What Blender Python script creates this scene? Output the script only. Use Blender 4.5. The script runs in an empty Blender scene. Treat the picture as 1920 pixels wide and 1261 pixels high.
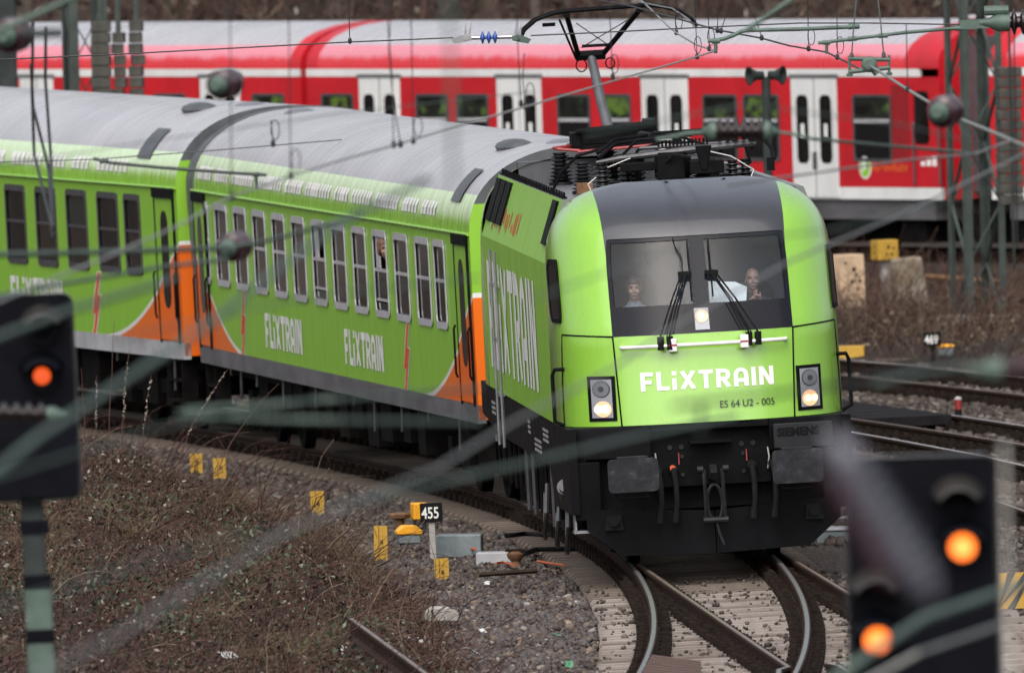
import bpy, math, random
import numpy as np
from mathutils import Vector, Matrix
random.seed(7); rng = np.random.default_rng(11)
R = math.radians
# ------------------------------------------------------------------ camera, sky, sun, exposure
scene = bpy.context.scene
col = scene.collection
FPX = 43550.0; ZC = 9.37; PIT = 0.0285; ROLL = 0.02244       # focal length in photo pixels, eye height (on a footbridge)
cam_d = bpy.data.cameras.new('camera'); cam = bpy.data.objects.new('camera', cam_d); col.objects.link(cam)
cam_d.sensor_width = 36.0; cam_d.lens = FPX / 1920 * 36.0
cam_d.clip_start = 1.0; cam_d.clip_end = 6000.0
cam_d.dof.use_dof = True; cam_d.dof.focus_distance = 243.0; cam_d.dof.aperture_fstop = 5.4; cam_d.dof.aperture_blades = 9
_F = Vector((0, math.cos(PIT), -math.sin(PIT))); _U0 = Vector((0, math.sin(PIT), math.cos(PIT))); _R0 = Vector((1, 0, 0))
_R = _R0 * math.cos(ROLL) - _U0 * math.sin(ROLL); _U = _U0 * math.cos(ROLL) + _R0 * math.sin(ROLL)
EYE = Vector((0, 0, ZC))
M = Matrix((_R, _U, -_F)).transposed().to_4x4(); M.translation = EYE
cam.matrix_world = M
scene.camera = cam
SUN_EL, SUN_AZ = R(50), R(192)             # high, behind the photographer and a little to the right, through cloud
world = bpy.data.worlds.new('World'); scene.world = world; world.use_nodes = True
wn = world.node_tree; wn.nodes.clear()
sky = wn.nodes.new('ShaderNodeTexSky'); sky.sky_type = 'NISHITA'; sky.sun_disc = False
sky.sun_elevation = SUN_EL; sky.sun_rotation = SUN_AZ; sky.dust_density = 6.0; sky.air_density = 1.0; sky.ozone_density = 0.6
hs = wn.nodes.new('ShaderNodeHueSaturation'); hs.inputs['Saturation'].default_value = 0.46
bg = wn.nodes.new('ShaderNodeBackground'); bg.inputs['Strength'].default_value = 0.13
wo = wn.nodes.new('ShaderNodeOutputWorld')
wn.links.new(sky.outputs[0], hs.inputs['Color']); wn.links.new(hs.outputs[0], bg.inputs[0]); wn.links.new(bg.outputs[0], wo.inputs[0])
sun_d = bpy.data.lights.new('sun', 'SUN'); sun_d.energy = 1.4; sun_d.angle = R(110); sun_d.color = (1, 0.985, 0.965)
sun = bpy.data.objects.new('sun', sun_d); col.objects.link(sun)
_sd = Vector((math.sin(SUN_AZ) * math.cos(SUN_EL), math.cos(SUN_AZ) * math.cos(SUN_EL), math.sin(SUN_EL)))
sun.rotation_euler = (-_sd).to_track_quat('-Z', 'Y').to_euler(); sun.location = (0, 100, 60)
vs = scene.view_settings; vs.view_transform = 'Standard'; vs.look = 'None'; vs.exposure = 0.5; vs.gamma = 1.0; vs.use_curve_mapping = False
scene.render.engine = 'CYCLES'
scene.cycles.use_denoising = True
scene.cycles.max_bounces = 6; scene.cycles.diffuse_bounces = 3; scene.cycles.glossy_bounces = 3; scene.cycles.transparent_max_bounces = 8
scene.cycles.caustics_reflective = False; scene.cycles.caustics_refractive = False
scene.cycles.sample_clamp_indirect = 4.0

# ------------------------------------------------------------------ surveying: photo pixel + distance -> place in the world (metres)
def ray(px, py): return _F + _R * ((px - 960) / FPX) + _U * ((630.5 - py) / FPX)
def W(px, py, D):
    d = ray(px, py); return EYE + d * (D / d.y)
def G(px, py, z=0.0):
    d = ray(px, py); return EYE + d * ((z - ZC) / d.z)

# ------------------------------------------------------------------ materials
MATS = {}
def newmat(name):
    m = bpy.data.materials.new(name); m.use_nodes = True; MATS[name] = m
    nt = m.node_tree; p = nt.nodes['Principled BSDF']
    return m, nt, p
def setp(p, **k):
    for a, v in k.items():
        n = {'rough': 'Roughness', 'metal': 'Metallic', 'spec': 'Specular IOR Level', 'coat': 'Coat Weight', 'coatr': 'Coat Roughness', 'col': 'Base Color', 'ecol': 'Emission Color', 'es': 'Emission Strength', 'trans': 'Transmission Weight'}[a]
        p.inputs[n].default_value = (*v, 1) if a in ('col', 'ecol') else v
def nz(nt, scale=3.0, detail=4.0, rough=0.6, stretch=(1, 1, 1), coord='Object'):
    tc = nt.nodes.new('ShaderNodeTexCoord'); mp = nt.nodes.new('ShaderNodeMapping'); mp.inputs['Scale'].default_value = stretch
    t = nt.nodes.new('ShaderNodeTexNoise'); t.inputs['Scale'].default_value = scale; t.inputs['Detail'].default_value = detail; t.inputs['Roughness'].default_value = rough
    nt.links.new(tc.outputs[coord], mp.inputs[0]); nt.links.new(mp.outputs[0], t.inputs['Vector']); return t.outputs['Fac']
def ramp(nt, fac, stops):
    r = nt.nodes.new('ShaderNodeValToRGB'); e = r.color_ramp.elements
    while len(e) < len(stops): e.new(0.5)
    for i, (p, c) in enumerate(stops):
        e[i].position = p; e[i].color = (*c, 1) if len(c) == 3 else c
    nt.links.new(fac, r.inputs[0]); return r.outputs[0]
def mth(nt, op, a, b=None, c=None, clamp=False):
    n = nt.nodes.new('ShaderNodeMath'); n.operation = op; n.use_clamp = clamp
    for i, x in enumerate((a, b, c)):
        if x is None: continue
        if isinstance(x, (int, float)): n.inputs[i].default_value = x
        else: nt.links.new(x, n.inputs[i])
    return n.outputs[0]
def mixc(nt, fac, a, b):
    n = nt.nodes.new('ShaderNodeMix'); n.data_type = 'RGBA'
    def s(i, x):
        if isinstance(x, (tuple, list)): n.inputs[i].default_value = (*x, 1) if len(x) == 3 else x
        else: nt.links.new(x, n.inputs[i])
    if isinstance(fac, (int, float)): n.inputs[0].default_value = fac
    else: nt.links.new(fac, n.inputs[0])
    s(6, a); s(7, b); return n.outputs[2]
def bump(nt, p, h, strength=0.3, dist=0.02):
    b = nt.nodes.new('ShaderNodeBump'); b.inputs['Strength'].default_value = strength; b.inputs['Distance'].default_value = dist
    nt.links.new(h, b.inputs['Height']); nt.links.new(b.outputs[0], p.inputs['Normal'])
def mat(name, c, rough=0.5, metal=0.0, var=0.25, scale=3.0, c2=None, bmp=0.0, spec=0.5, stretch=(1, 1, 1), rvar=0.12, coat=0.0):
    """painted / weathered surface: two tones mixed by noise, varying gloss, fine relief"""
    m, nt, p = newmat(name); setp(p, rough=rough, metal=metal, spec=spec, coat=coat)
    f = nz(nt, scale, 5, 0.65, stretch)
    lo = c2 if c2 else tuple(x * (1 - var) for x in c); hi = c if c2 else tuple(min(1, x * (1 + var * 0.6)) for x in c)
    nt.links.new(ramp(nt, f, [(0.34, lo), (0.66, hi)]), p.inputs['Base Color'])
    if rvar: nt.links.new(mth(nt, 'ADD', mth(nt, 'MULTIPLY', nz(nt, scale * 2.3, 3, 0.6, stretch), 2 * rvar), rough - rvar, clamp=True), p.inputs['Roughness'])
    if bmp: bump(nt, p, nz(nt, scale * 9, 4, 0.7, stretch), bmp, 0.01)
    return m
def dull(*names):
    for n in names: MATS[n].node_tree.nodes['Principled BSDF'].inputs['Specular IOR Level'].default_value = 0.05
def emis(name, c, s, base=(0.05, 0.05, 0.05)):
    m, nt, p = newmat(name); setp(p, col=base, rough=0.3, ecol=c, es=s); return m
def islandmat(name, stops, rough=0.85, spec=0.3):
    """every loose piece (stone, leaf, blade) gets a tone of its own"""
    m, nt, p = newmat(name); setp(p, rough=rough, spec=spec)
    g = nt.nodes.new('ShaderNodeNewGeometry'); nt.links.new(ramp(nt, g.outputs['Random Per Island'], stops), p.inputs['Base Color']); return m

GREEN = (0.24, 0.50, 0.042); ORANGE = (0.80, 0.135, 0.008); WHITE = (0.74, 0.74, 0.72)
def sepobj(nt):
    tc = nt.nodes.new('ShaderNodeTexCoord'); s = nt.nodes.new('ShaderNodeSeparateXYZ'); nt.links.new(tc.outputs['Object'], s.inputs[0]); return s.outputs
def grime(nt, p, base, amount=0.35, rough=0.28):
    f = nz(nt, 1.3, 6, 0.7, (1, 1.6, 0.35)); g = mth(nt, 'MULTIPLY', ramp(nt, f, [(0.42, (0, 0, 0)), (0.75, (1, 1, 1))]), amount)
    c = mixc(nt, g, base, (0.12, 0.24, 0.03)); nt.links.new(c, p.inputs['Base Color'])
    nt.links.new(mth(nt, 'ADD', mth(nt, 'MULTIPLY', f, 0.25), rough - 0.1), p.inputs['Roughness']); setp(p, coat=0.12, coatr=0.2, spec=0.30)
def livery_coach(L):
    m, nt, p = newmat('coach_livery'); x, y, z = sepobj(nt)
    yy = mth(nt, 'MINIMUM', y, mth(nt, 'SUBTRACT', L, y)); u = mth(nt, 'MAXIMUM', mth(nt, 'SUBTRACT', 1.0, mth(nt, 'DIVIDE', yy, 5.0)), 0.0)
    zc = mth(nt, 'ADD', 1.14, mth(nt, 'MULTIPLY', 1.27, mth(nt, 'POWER', u, 2.0))); d = mth(nt, 'SUBTRACT', zc, z)
    on = mth(nt, 'GREATER_THAN', d, 0.0); edge = mth(nt, 'MULTIPLY', mth(nt, 'LESS_THAN', mth(nt, 'ABSOLUTE', d), 0.028), mth(nt, 'GREATER_THAN', u, 0.02))
    c = mixc(nt, on, GREEN, ORANGE); c = mixc(nt, edge, c, WHITE); grime(nt, p, c, 0.24, 0.30); setp(p, spec=0.5); return m
livery_coach(26.4)
def livery_cab():
    m, nt, p = newmat('cab_livery'); x, y, z = sepobj(nt)
    ax = mth(nt, 'ABSOLUTE', x); w = mth(nt, 'ADD', 0.905, mth(nt, 'MULTIPLY', mth(nt, 'SUBTRACT', z, 2.45), 0.045))
    k = mth(nt, 'MULTIPLY', mth(nt, 'LESS_THAN', ax, w), mth(nt, 'GREATER_THAN', z, 2.45))
    n = nz(nt, 2.2, 6, 0.75, (1, 1, 0.4)); grey = ramp(nt, n, [(0.3, (0.014, 0.014, 0.018)), (0.62, (0.025, 0.025, 0.031)), (0.82, (0.06, 0.06, 0.066))])
    c = mixc(nt, mth(nt, 'MULTIPLY', ramp(nt, nz(nt, 2.5, 7, .8, (3, 1, .35)), [(.45, (0, 0, 0)), (.8, (1, 1, 1))]), .30), GREEN, (.16, .30, .04)); c = mixc(nt, k, c, grey)
    vo = nt.nodes.new('ShaderNodeTexVoronoi'); vo.inputs['Scale'].default_value = 26; tc = nt.nodes.new('ShaderNodeTexCoord'); nt.links.new(tc.outputs['Object'], vo.inputs['Vector']); sp_ = mth(nt, 'MULTIPLY', mth(nt, 'LESS_THAN', vo.outputs['Distance'], .13), mth(nt, 'GREATER_THAN', nz(nt, 4, 2, .5), .56)); c = mixc(nt, mth(nt, 'MULTIPLY', sp_, .45), c, (.03, .03, .015)); nt.links.new(c, p.inputs['Base Color'])
    r = mth(nt, 'ADD', mth(nt, 'MULTIPLY', nz(nt, 3, 4, 0.7), 0.2), mth(nt, 'ADD', 0.13, mth(nt, 'MULTIPLY', k, 0.22))); nt.links.new(r, p.inputs['Roughness'])
    setp(p, coat=1.0, coatr=0.12, spec=0.7); return m
livery_cab()
m, nt, p = newmat('lime_side'); grime(nt, p, GREEN, 0.28, 0.30)
m, nt, p = newmat('lime_bright'); grime(nt, p, GREEN, 0.06, 0.25)
def wetroof(name, c, c2, rlo, rhi, ribs=True, bs=0.10):
    m, nt, p = newmat(name); f = nz(nt, 1.0, 5, 0.7, (0.9, 9.0, 0.9)); g = nz(nt, 0.6, 4, 0.6)
    nt.links.new(mixc(nt, ramp(nt, g, [(0.35, (0, 0, 0)), (0.7, (1, 1, 1))]), c, c2), p.inputs['Base Color'])
    nt.links.new(mth(nt, 'ADD', mth(nt, 'MULTIPLY', ramp(nt, f, [(0.38, (0, 0, 0)), (0.62, (1, 1, 1))]), rhi - rlo), rlo), p.inputs['Roughness'])
    if ribs:
        x, y, z = sepobj(nt); w = mth(nt, 'SINE', mth(nt, 'MULTIPLY', y, 11.0)); bump(nt, p, mth(nt, 'ADD', w, mth(nt, 'MULTIPLY', f, 0.5)), bs, 0.03)
    setp(p, spec=0.6); return m
wetroof('coach_roof', (0.33, 0.325, 0.35), (0.42, 0.41, 0.44), 0.20, 0.32, bs=0.05)
wetroof('green_roof', (0.26, 0.53, 0.05), (0.30, 0.58, 0.07), 0.10, 0.30, bs=0.04)
def pale_sheen(name, z0, z1, c, amount, streak):
    """pale sky sheen mixed into the colour towards the roof, running down in streaks"""
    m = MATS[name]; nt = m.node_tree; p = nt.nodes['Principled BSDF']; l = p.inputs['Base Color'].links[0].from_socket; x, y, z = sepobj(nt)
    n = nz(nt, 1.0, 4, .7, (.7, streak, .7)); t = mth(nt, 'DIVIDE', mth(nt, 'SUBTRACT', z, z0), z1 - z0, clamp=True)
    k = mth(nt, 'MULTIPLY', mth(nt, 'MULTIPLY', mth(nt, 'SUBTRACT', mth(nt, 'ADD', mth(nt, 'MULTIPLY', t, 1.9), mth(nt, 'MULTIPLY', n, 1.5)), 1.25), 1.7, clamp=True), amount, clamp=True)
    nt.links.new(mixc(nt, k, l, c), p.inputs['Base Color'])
pale_sheen('green_roof', 3.12, 3.46, (0.66, 0.82, 0.55), .9, 11)  # pale sky streaks along the wet eaves, put into the colour
wetroof('red_roof_grey', (0.33, 0.325, 0.35), (0.39, 0.385, 0.41), 0.18, 0.38)
wetroof('red_roof_red', (0.55, 0.02, 0.03), (0.60, 0.03, 0.04), 0.10, 0.28, False); pale_sheen('red_roof_red', 2.80, 3.08, (0.60, 0.25, 0.31), .85, 2.0)  # pink sky reflection on the roof shoulder, put into the colour
mat('dark_steel', (0.06, 0.06, 0.066), 0.4, 0.3, 0.3, 5)
m, nt, p = newmat('buffer_face'); setp(p, rough=.5, spec=.2); f = nz(nt, 5.5, 5, .75, (1, 1, 1.3)); nt.links.new(ramp(nt, f, [(.3, (.007, .007, .009)), (.52, (.018, .018, .022)), (.62, (.032, .032, .038)), (.74, (.17, .17, .18))]), p.inputs['Base Color'])
mat('deck_grey', (0.15, 0.15, 0.165), 0.25, 0, 0.35, 2.0)
mat('rim_grey', (0.075, 0.08, 0.09), 0.45, 0, 0.3, 3)
mat('sill_grey', (0.10, 0.098, 0.105), 0.55, 0, 0.35, 1.5, stretch=(1, .6, 2))
mat('sill_pale', (0.36, 0.36, 0.38), 0.55, 0, 0.3, 1.2)
mat('black_paint', (0.0065, 0.0065, 0.0075), 0.5, 0, 0.4, 4)
mat('under_black', (0.007, 0.0062, 0.006), 0.7, 0, 0.45, 5, bmp=0.2)
mat('loco_frame', (0.0065, 0.0063, 0.0075), 0.5, 0, 0.35, 2)
mat('seam_black', (0.008, 0.008, 0.009), 0.6, 0, 0.1)
mat('decal_white', WHITE, 0.4, 0, 0.08, 4)
mat('decal_orange', (0.62, 0.10, 0.02), 0.4, 0, 0.15, 4)
mat('decal_dark', (0.02, 0.03, 0.015), 0.4, 0, 0.1)
mat('decal_grey', (0.30, 0.30, 0.30), 0.5, 0, 0.2)
mat('silver_frame', (0.55, 0.55, 0.58), 0.35, 0.3, 0.15, 5)
mat('dark_frame', (0.07, 0.068, 0.075), 0.4, 0.2, 0.2, 5)
mat('steel', (0.32, 0.32, 0.34), 0.35, 0.7, 0.2, 5)
mat('buffer_steel', (0.016, 0.0155, 0.017), 0.5, 0.0, 0.5, 6, spec=0.2)
mat('rubber', (0.012, 0.012, 0.013), 0.65, 0, 0.3, 6)
mat('insulator_brown', (0.018, 0.011, 0.012), 0.22, 0, 0.2, 8)
mat('insulator_maroon', (0.035, 0.012, 0.019), 0.25, 0, 0.25, 8)
mat('insulator_grey', (0.12, 0.12, 0.15), 0.3, 0, 0.2, 8)
mat('catenary_green', (0.070, 0.110, 0.090), 0.55, 0.1, 0.3, 6)
mat('mast_green', (0.045, 0.060, 0.053), 0.6, 0, 0.35, 3, bmp=0.1)
mat('mast_dark', (0.035, 0.042, 0.042), 0.6, 0, 0.3, 3)
mat('wire_grey', (0.20, 0.205, 0.20), 0.45, 0.4, 0.2, 8)
mat('wire_black', (0.018, 0.018, 0.019), 0.5, 0.2, 0.2, 8)
mat('copper_wire', (0.30, 0.31, 0.29), 0.35, 0.5, 0.2, 8)
mat('blue_plastic', (0.035, 0.09, 0.33), 0.35, 0, 0.15, 8)
mat('red_bar', (0.26, 0.025, 0.025), 0.4, 0, 0.2, 8)
mat('train_red', (0.47, 0.010, 0.018), 0.32, 0, 0.14, 1.2, rvar=0.06)
mat('train_red_dark', (0.25, 0.008, 0.012), 0.4, 0, 0.2, 2)
mat('train_white', (0.66, 0.67, 0.665), 0.4, 0, 0.12, 1.5, stretch=(1, 1, .4))
mat('signal_black', (0.0042, 0.0047, 0.0075), 0.55, 0, 0.3, 3)
mat('signal_edge', (0.16, 0.165, 0.18), 0.5, 0, 0.2, 3)
mat('yellow_paint', (0.44, 0.26, 0.03), 0.6, 0, 0.2, 3)
mat('yellow_lid', (0.80, 0.36, 0.015), 0.45, 0, 0.2, 6)
mat('cabinet_blue', (0.17, 0.205, 0.22), 0.5, 0, 0.3, 5, bmp=0.1)
mat('sign_black', (0.012, 0.012, 0.013), 0.5, 0, 0.1)
mat('post_pale', (0.36, 0.35, 0.33), 0.7, 0, 0.25, 6)
mat('concrete', (0.30, 0.285, 0.26), 0.85, 0, 0.35, 5, bmp=0.4)
mat('concrete_moss', (0.34, 0.31, 0.26), 0.9, 0, 0.5, 3, c2=(0.10, 0.065, 0.03), bmp=0.5, stretch=(1, 1, .5))
mat('counterweight', (0.055, 0.053, 0.046), 0.9, 0, 0.4, 6, bmp=0.5)
mat('plywood', (0.56, 0.40, 0.26), 0.7, 0, 0.22, 2.5, stretch=(1, 1, .3), bmp=0.15)
mat('sleeper_worn', (0.17, 0.135, 0.11), 0.9, 0, 0.4, 2.2, c2=(0.085, 0.064, 0.05), bmp=0.4)
mat('box_dark', (0.020, 0.020, 0.023), 0.5, 0, 0.2, 3, spec=0.15)
mat('insulator_black', (0.010, 0.009, 0.010), 0.3, 0, 0.2, 8, spec=0.35)
mat('sleeper_concrete', (0.37, 0.325, 0.30), 0.85, 0, 0.4, 2.2, c2=(0.17, 0.135, 0.115), bmp=0.4)
_m = MATS['sleeper_concrete']; _nt = _m.node_tree; _p = _nt.nodes['Principled BSDF']; _l = _p.inputs['Base Color'].links[0].from_socket; _oi = _nt.nodes.new('ShaderNodeObjectInfo')
_nt.links.new(mixc(_nt, mth(_nt, 'MULTIPLY', _oi.outputs['Random'], 0.72), _l, (0.10, 0.075, 0.06)), _p.inputs['Base Color'])
mat('sleeper_dark', (0.085, 0.066, 0.052), 0.9, 0, 0.4, 3, bmp=0.4)
mat('rail_rust', (0.036, 0.022, 0.017), 0.75, 0.1, 0.4, 7, bmp=0.3)
mat('rail_top_sheen', (0.62, 0.62, 0.66), 0.25, 0.3, 0.15, 4)  # sheen of the polished railheads put into a lighter base colour
mat('rail_top', (0.17, 0.172, 0.185), 0.35, 0.4, 0.2, 4)
mat('rail_top_brown', (0.17, 0.13, 0.11), 0.4, 0.3, 0.25, 4)
mat('clip_rust', (0.020, 0.0145, 0.012), 0.85, 0, 0.4, 9)
mat('check_plate', (0.085, 0.045, 0.034), 0.7, 0, 0.35, 5, bmp=0.3)
mat('crossing_black', (0.014, 0.013, 0.014), 0.75, 0, 0.4, 4, bmp=0.3)
mat('orange_hose', (0.48, 0.10, 0.025), 0.5, 0, 0.2, 6)
mat('rust_brown', (0.17, 0.085, 0.04), 0.8, 0, 0.4, 8, bmp=0.3)
mat('skin', (0.33, 0.19, 0.145), 0.5, 0, 0.12, 12)
mat('lip', (0.32, 0.13, 0.11), 0.5, 0, 0.1)
mat('suit_dark', (0.022, 0.024, 0.032), 0.8, 0, 0.25, 20)
mat('shirt_grey', (0.16, 0.17, 0.20), 0.8, 0, 0.2, 20)
mat('hair_brown', (0.022, 0.014, 0.010), 0.6, 0, 0.3, 20)
mat('hair_red', (0.11, 0.055, 0.032), 0.6, 0, 0.3, 20)
mat('cab_inside', (0.10, 0.125, 0.17), 0.7, 0, 0.2, 3)
mat('seat_dark', (0.02, 0.022, 0.028), 0.8, 0, 0.2, 8)
mat('paper_white', (0.72, 0.74, 0.72), 0.7, 0, 0.06, 6)
mat('interior_dark', (0.014, 0.014, 0.016), 0.8, 0, 0.3, 3)
mat('bark', (0.075, 0.058, 0.047), 0.9, 0, 0.45, 5, bmp=0.5, stretch=(1, 1, .3))
mat('litter_white', (0.5, 0.5, 0.5), 0.5, 0, 0.1)
mat('litter_blue', (0.06, 0.12, 0.5), 0.4, 0, 0.1)
mat('litter_green', (0.06, 0.20, 0.11), 0.5, 0, 0.1)
mat('hazard_black', (0.02, 0.02, 0.02), 0.5, 0, 0.1)
dull('under_black', 'loco_frame', 'signal_black', 'black_paint', 'rubber', 'seam_black', 'seat_dark', 'interior_dark', 'crossing_black', 'sign_black', 'mast_dark', 'clip_rust', 'sleeper_dark', 'rail_rust')
m, nt, p = newmat('glass_dark'); setp(p, col=(0.012, 0.013, 0.014), rough=0.06, spec=0.22)
f = nz(nt, 2.0, 4, 0.6, (1, 1, 0.25)); nt.links.new(ramp(nt, f, [(0.35, (0.004, 0.004, 0.0045)), (0.7, (0.016, 0.015, 0.015))]), p.inputs['Base Color'])
m, nt, p = newmat('glass_grey'); setp(p, col=(0.020, 0.026, 0.024), rough=0.07, spec=0.25)  # greenish reflection of the upper sashes put into the base colour
m, nt, p = newmat('glass_brown'); setp(p, col=(0.024, 0.019, 0.016), rough=0.07, spec=0.22)
m, nt, p = newmat('band_black'); setp(p, col=(0.011, 0.0115, 0.016), rough=0.14, spec=0.15)
m, nt, p = newmat('glass_saloon'); setp(p, rough=0.07, spec=0.25); x, y, z = sepobj(nt)   # dark saloon; lime seats and green reflections painted into the upper panes
f = nz(nt, 1.7, 2, .5, (1, 1.0, 1.6)); u = mth(nt, 'GREATER_THAN', z, 1.94)
c = ramp(nt, f, [(.38, (.008, .008, .008)), (.52, (.020, .024, .018)), (.62, (.10, .17, .03)), (.75, (.05, .07, .04))]); nt.links.new(mixc(nt, u, (.009, .009, .010), c), p.inputs['Base Color'])
def thinglass(name, tint):
    m, nt, p = newmat(name); nt.nodes.remove(p); out = nt.nodes['Material Output']
    tr = nt.nodes.new('ShaderNodeBsdfTransparent'); tr.inputs[0].default_value = (*tint, 1); gl = nt.nodes.new('ShaderNodeBsdfGlossy'); gl.inputs['Roughness'].default_value = 0.06
    fr = nt.nodes.new('ShaderNodeFresnel'); fr.inputs[0].default_value = 1.50; mx = nt.nodes.new('ShaderNodeMixShader')
    nt.links.new(fr.outputs[0], mx.inputs[0]); nt.links.new(tr.outputs[0], mx.inputs[1]); nt.links.new(gl.outputs[0], mx.inputs[2]); nt.links.new(mx.outputs[0], out.inputs[0])
thinglass('windscreen', (0.82, 0.88, 0.94))
m, nt, p = newmat('lamp_cover'); setp(p, col=(0.25, 0.26, 0.29), rough=0.12, spec=0.6)
m, nt, p = newmat('lens_off'); setp(p, col=(0.17, 0.18, 0.20), rough=0.15, metal=0.2)
emis('lens_lit', (1.0, 0.70, 0.36), 2.0); emis('lens_lit_dim', (1.0, 0.50, 0.20), 0.80, (.2, .2, .2)); emis('lens_core', (1.0, 0.82, 0.52), 6.0)
emis('signal_yellow', (1.0, 0.185, 0.02), 1.35); emis('signal_core', (1.0, 0.36, 0.07), 1.6); emis('signal_orange', (1.0, 0.105, 0.006), 0.65)
mat('hood_highlight', (0.014, 0.011, 0.010), 0.6, 0, 0.2, 6)  # sky highlight on the unlit hoods painted as a lighter brown

# ------------------------------------------------------------------ mesh building
SPLIT = {'louvre', 'side_pipes', 'busbar', 'roof_bulkhead', 'panel_seam', 'side_door_rail', 'buffer_beam_corner', 'rail_plough', 'white_cable', 'roof_cable', 'terminal_block', 'sole_bar', 'grab_rail', 'door_frame', 'clamp', 'arcing_horn', 'rod', 'arm', 'bracket', 'side_wall', 'zigzag_stripe', 'head_spring', 'sleeve', 'small_marking', 'step', 'eyebrow', 'post_band', 'stripe', 'hanging_pipes', 'side_equipment', 'bogie', 'underframe', 'running_gear', 'orange_marking', 'roof_end_rim', 'interior', 'cab_interior', 'driving_desk', 'entry_step'}
SMALL = {'roof_bolts', 'apron_marking', 'roof_lettering'}
class MB:
    def __init__(s): s.v = []; s.f = []; s.mi = []
    def add(s, vs, fs, mi=0):
        o = len(s.v); s.v += [tuple(q) for q in vs]; s.f += [tuple(i + o for i in q) for q in fs]; s.mi += [mi] * len(fs); return s
    def box(s, x0, x1, y0, y1, z0, z1, mi=0, mat=None):
        vs = [Vector((x, y, z)) for z in (z0, z1) for y in (y0, y1) for x in (x0, x1)]
        if mat is not None: vs = [mat @ q for q in vs]
        return s.add(vs, [(0, 2, 3, 1), (4, 5, 7, 6), (0, 1, 5, 4), (2, 6, 7, 3), (0, 4, 6, 2), (1, 3, 7, 5)], mi)
    def beam(s, a, b, w, h=None, up=(0, 0, 1), mi=0):
        a = Vector(a); b = Vector(b); h = h or w; d = (b - a); L = d.length; d.normalize(); u = Vector(up)
        if abs(d.dot(u)) > 0.98: u = Vector((0, 1, 0))
        r = d.cross(u).normalized(); u = r.cross(d)
        m = Matrix((r, d, u)).transposed().to_4x4(); m.translation = a
        return s.box(-w / 2, w / 2, 0, L, -h / 2, h / 2, mi, m)
    def tube(s, pts, r, n=8, mi=0, caps=True):
        pts = [Vector(q) for q in pts]; rs = r if isinstance(r, (list, tuple)) else [r] * len(pts); rings = []; pu = None
        for i, q in enumerate(pts):
            d = (pts[min(i + 1, len(pts) - 1)] - pts[max(i - 1, 0)]).normalized()
            if pu is None: pu = Vector((0, 0, 1)) if abs(d.z) < 0.9 else Vector((1, 0, 0))
            a = d.cross(pu).normalized(); b = a.cross(d); pu = b
            rings.append([q + a * (rs[i] * math.cos(2 * math.pi * k / n)) + b * (rs[i] * math.sin(2 * math.pi * k / n)) for k in range(n)])
        vs = [q for g in rings for q in g]; fs = []
        for i in range(len(pts) - 1):
            for k in range(n): fs.append((i * n + k, i * n + (k + 1) % n, (i + 1) * n + (k + 1) % n, (i + 1) * n + k))
        if caps: fs.append(tuple(range(n))[::-1]); fs.append(tuple((len(pts) - 1) * n + k for k in range(n)))
        return s.add(vs, fs, mi)
    def lathe(s, a, d, prof, n=16, mi=0):
        """prof: (distance along d, radius)"""
        a = Vector(a); d = Vector(d).normalized(); u = Vector((0, 0, 1)) if abs(d.z) < 0.9 else Vector((1, 0, 0)); p = d.cross(u).normalized(); q = p.cross(d)
        vs = []; fs = []
        for h, r in prof:
            for k in range(n): vs.append(a + d * h + p * (r * math.cos(2 * math.pi * k / n)) + q * (r * math.sin(2 * math.pi * k / n)))
        for i in range(len(prof) - 1):
            for k in range(n): fs.append((i * n + k, i * n + (k + 1) % n, (i + 1) * n + (k + 1) % n, (i + 1) * n + k))
        fs.append(tuple(range(n))[::-1]); fs.append(tuple((len(prof) - 1) * n + k for k in range(n)))
        return s.add(vs, fs, mi)
    def ball(s, c, rx, ry=None, rz=None, n=12, m=8, mi=0):
        ry = ry or rx; rz = rz or rx; c = Vector(c); vs = [c + Vector((0, 0, -rz))]; fs = []
        for i in range(1, m):
            t = math.pi * i / m - math.pi / 2
            for k in range(n): vs.append(c + Vector((rx * math.cos(t) * math.cos(2 * math.pi * k / n), ry * math.cos(t) * math.sin(2 * math.pi * k / n), rz * math.sin(t))))
        vs.append(c + Vector((0, 0, rz)))
        for k in range(n): fs.append((0, 1 + (k + 1) % n, 1 + k)); fs.append((len(vs) - 1, 1 + (m - 2) * n + k, 1 + (m - 2) * n + (k + 1) % n))
        for i in range(m - 2):
            for k in range(n): fs.append((1 + i * n + k, 1 + i * n + (k + 1) % n, 1 + (i + 1) * n + (k + 1) % n, 1 + (i + 1) * n + k))
        return s.add(vs, fs, mi)
    def grid(s, rows, mi=0, skip=None, mf=None):
        o = len(s.v); nc = len(rows[0])
        for r in rows: s.v += [tuple(q) for q in r]
        for i in range(len(rows) - 1):
            for j in range(nc - 1):
                if skip and skip(i, j): continue
                s.f.append((o + i * nc + j, o + i * nc + j + 1, o + (i + 1) * nc + j + 1, o + (i + 1) * nc + j)); s.mi.append(mf(i, j) if mf else mi)
        return s
    def prism(s, poly, fn, depth, mi=0):
        """poly: 2-D outline, fn(u, v, w) -> 3-D; extruded from w=0 to w=depth"""
        n = len(poly); vs = [fn(u, v, 0) for u, v in poly] + [fn(u, v, depth) for u, v in poly]
        fs = [tuple(range(n))[::-1], tuple(range(n, 2 * n))] + [(i, (i + 1) % n, n + (i + 1) % n, n + i) for i in range(n)]
        return s.add(vs, fs, mi)
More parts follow.
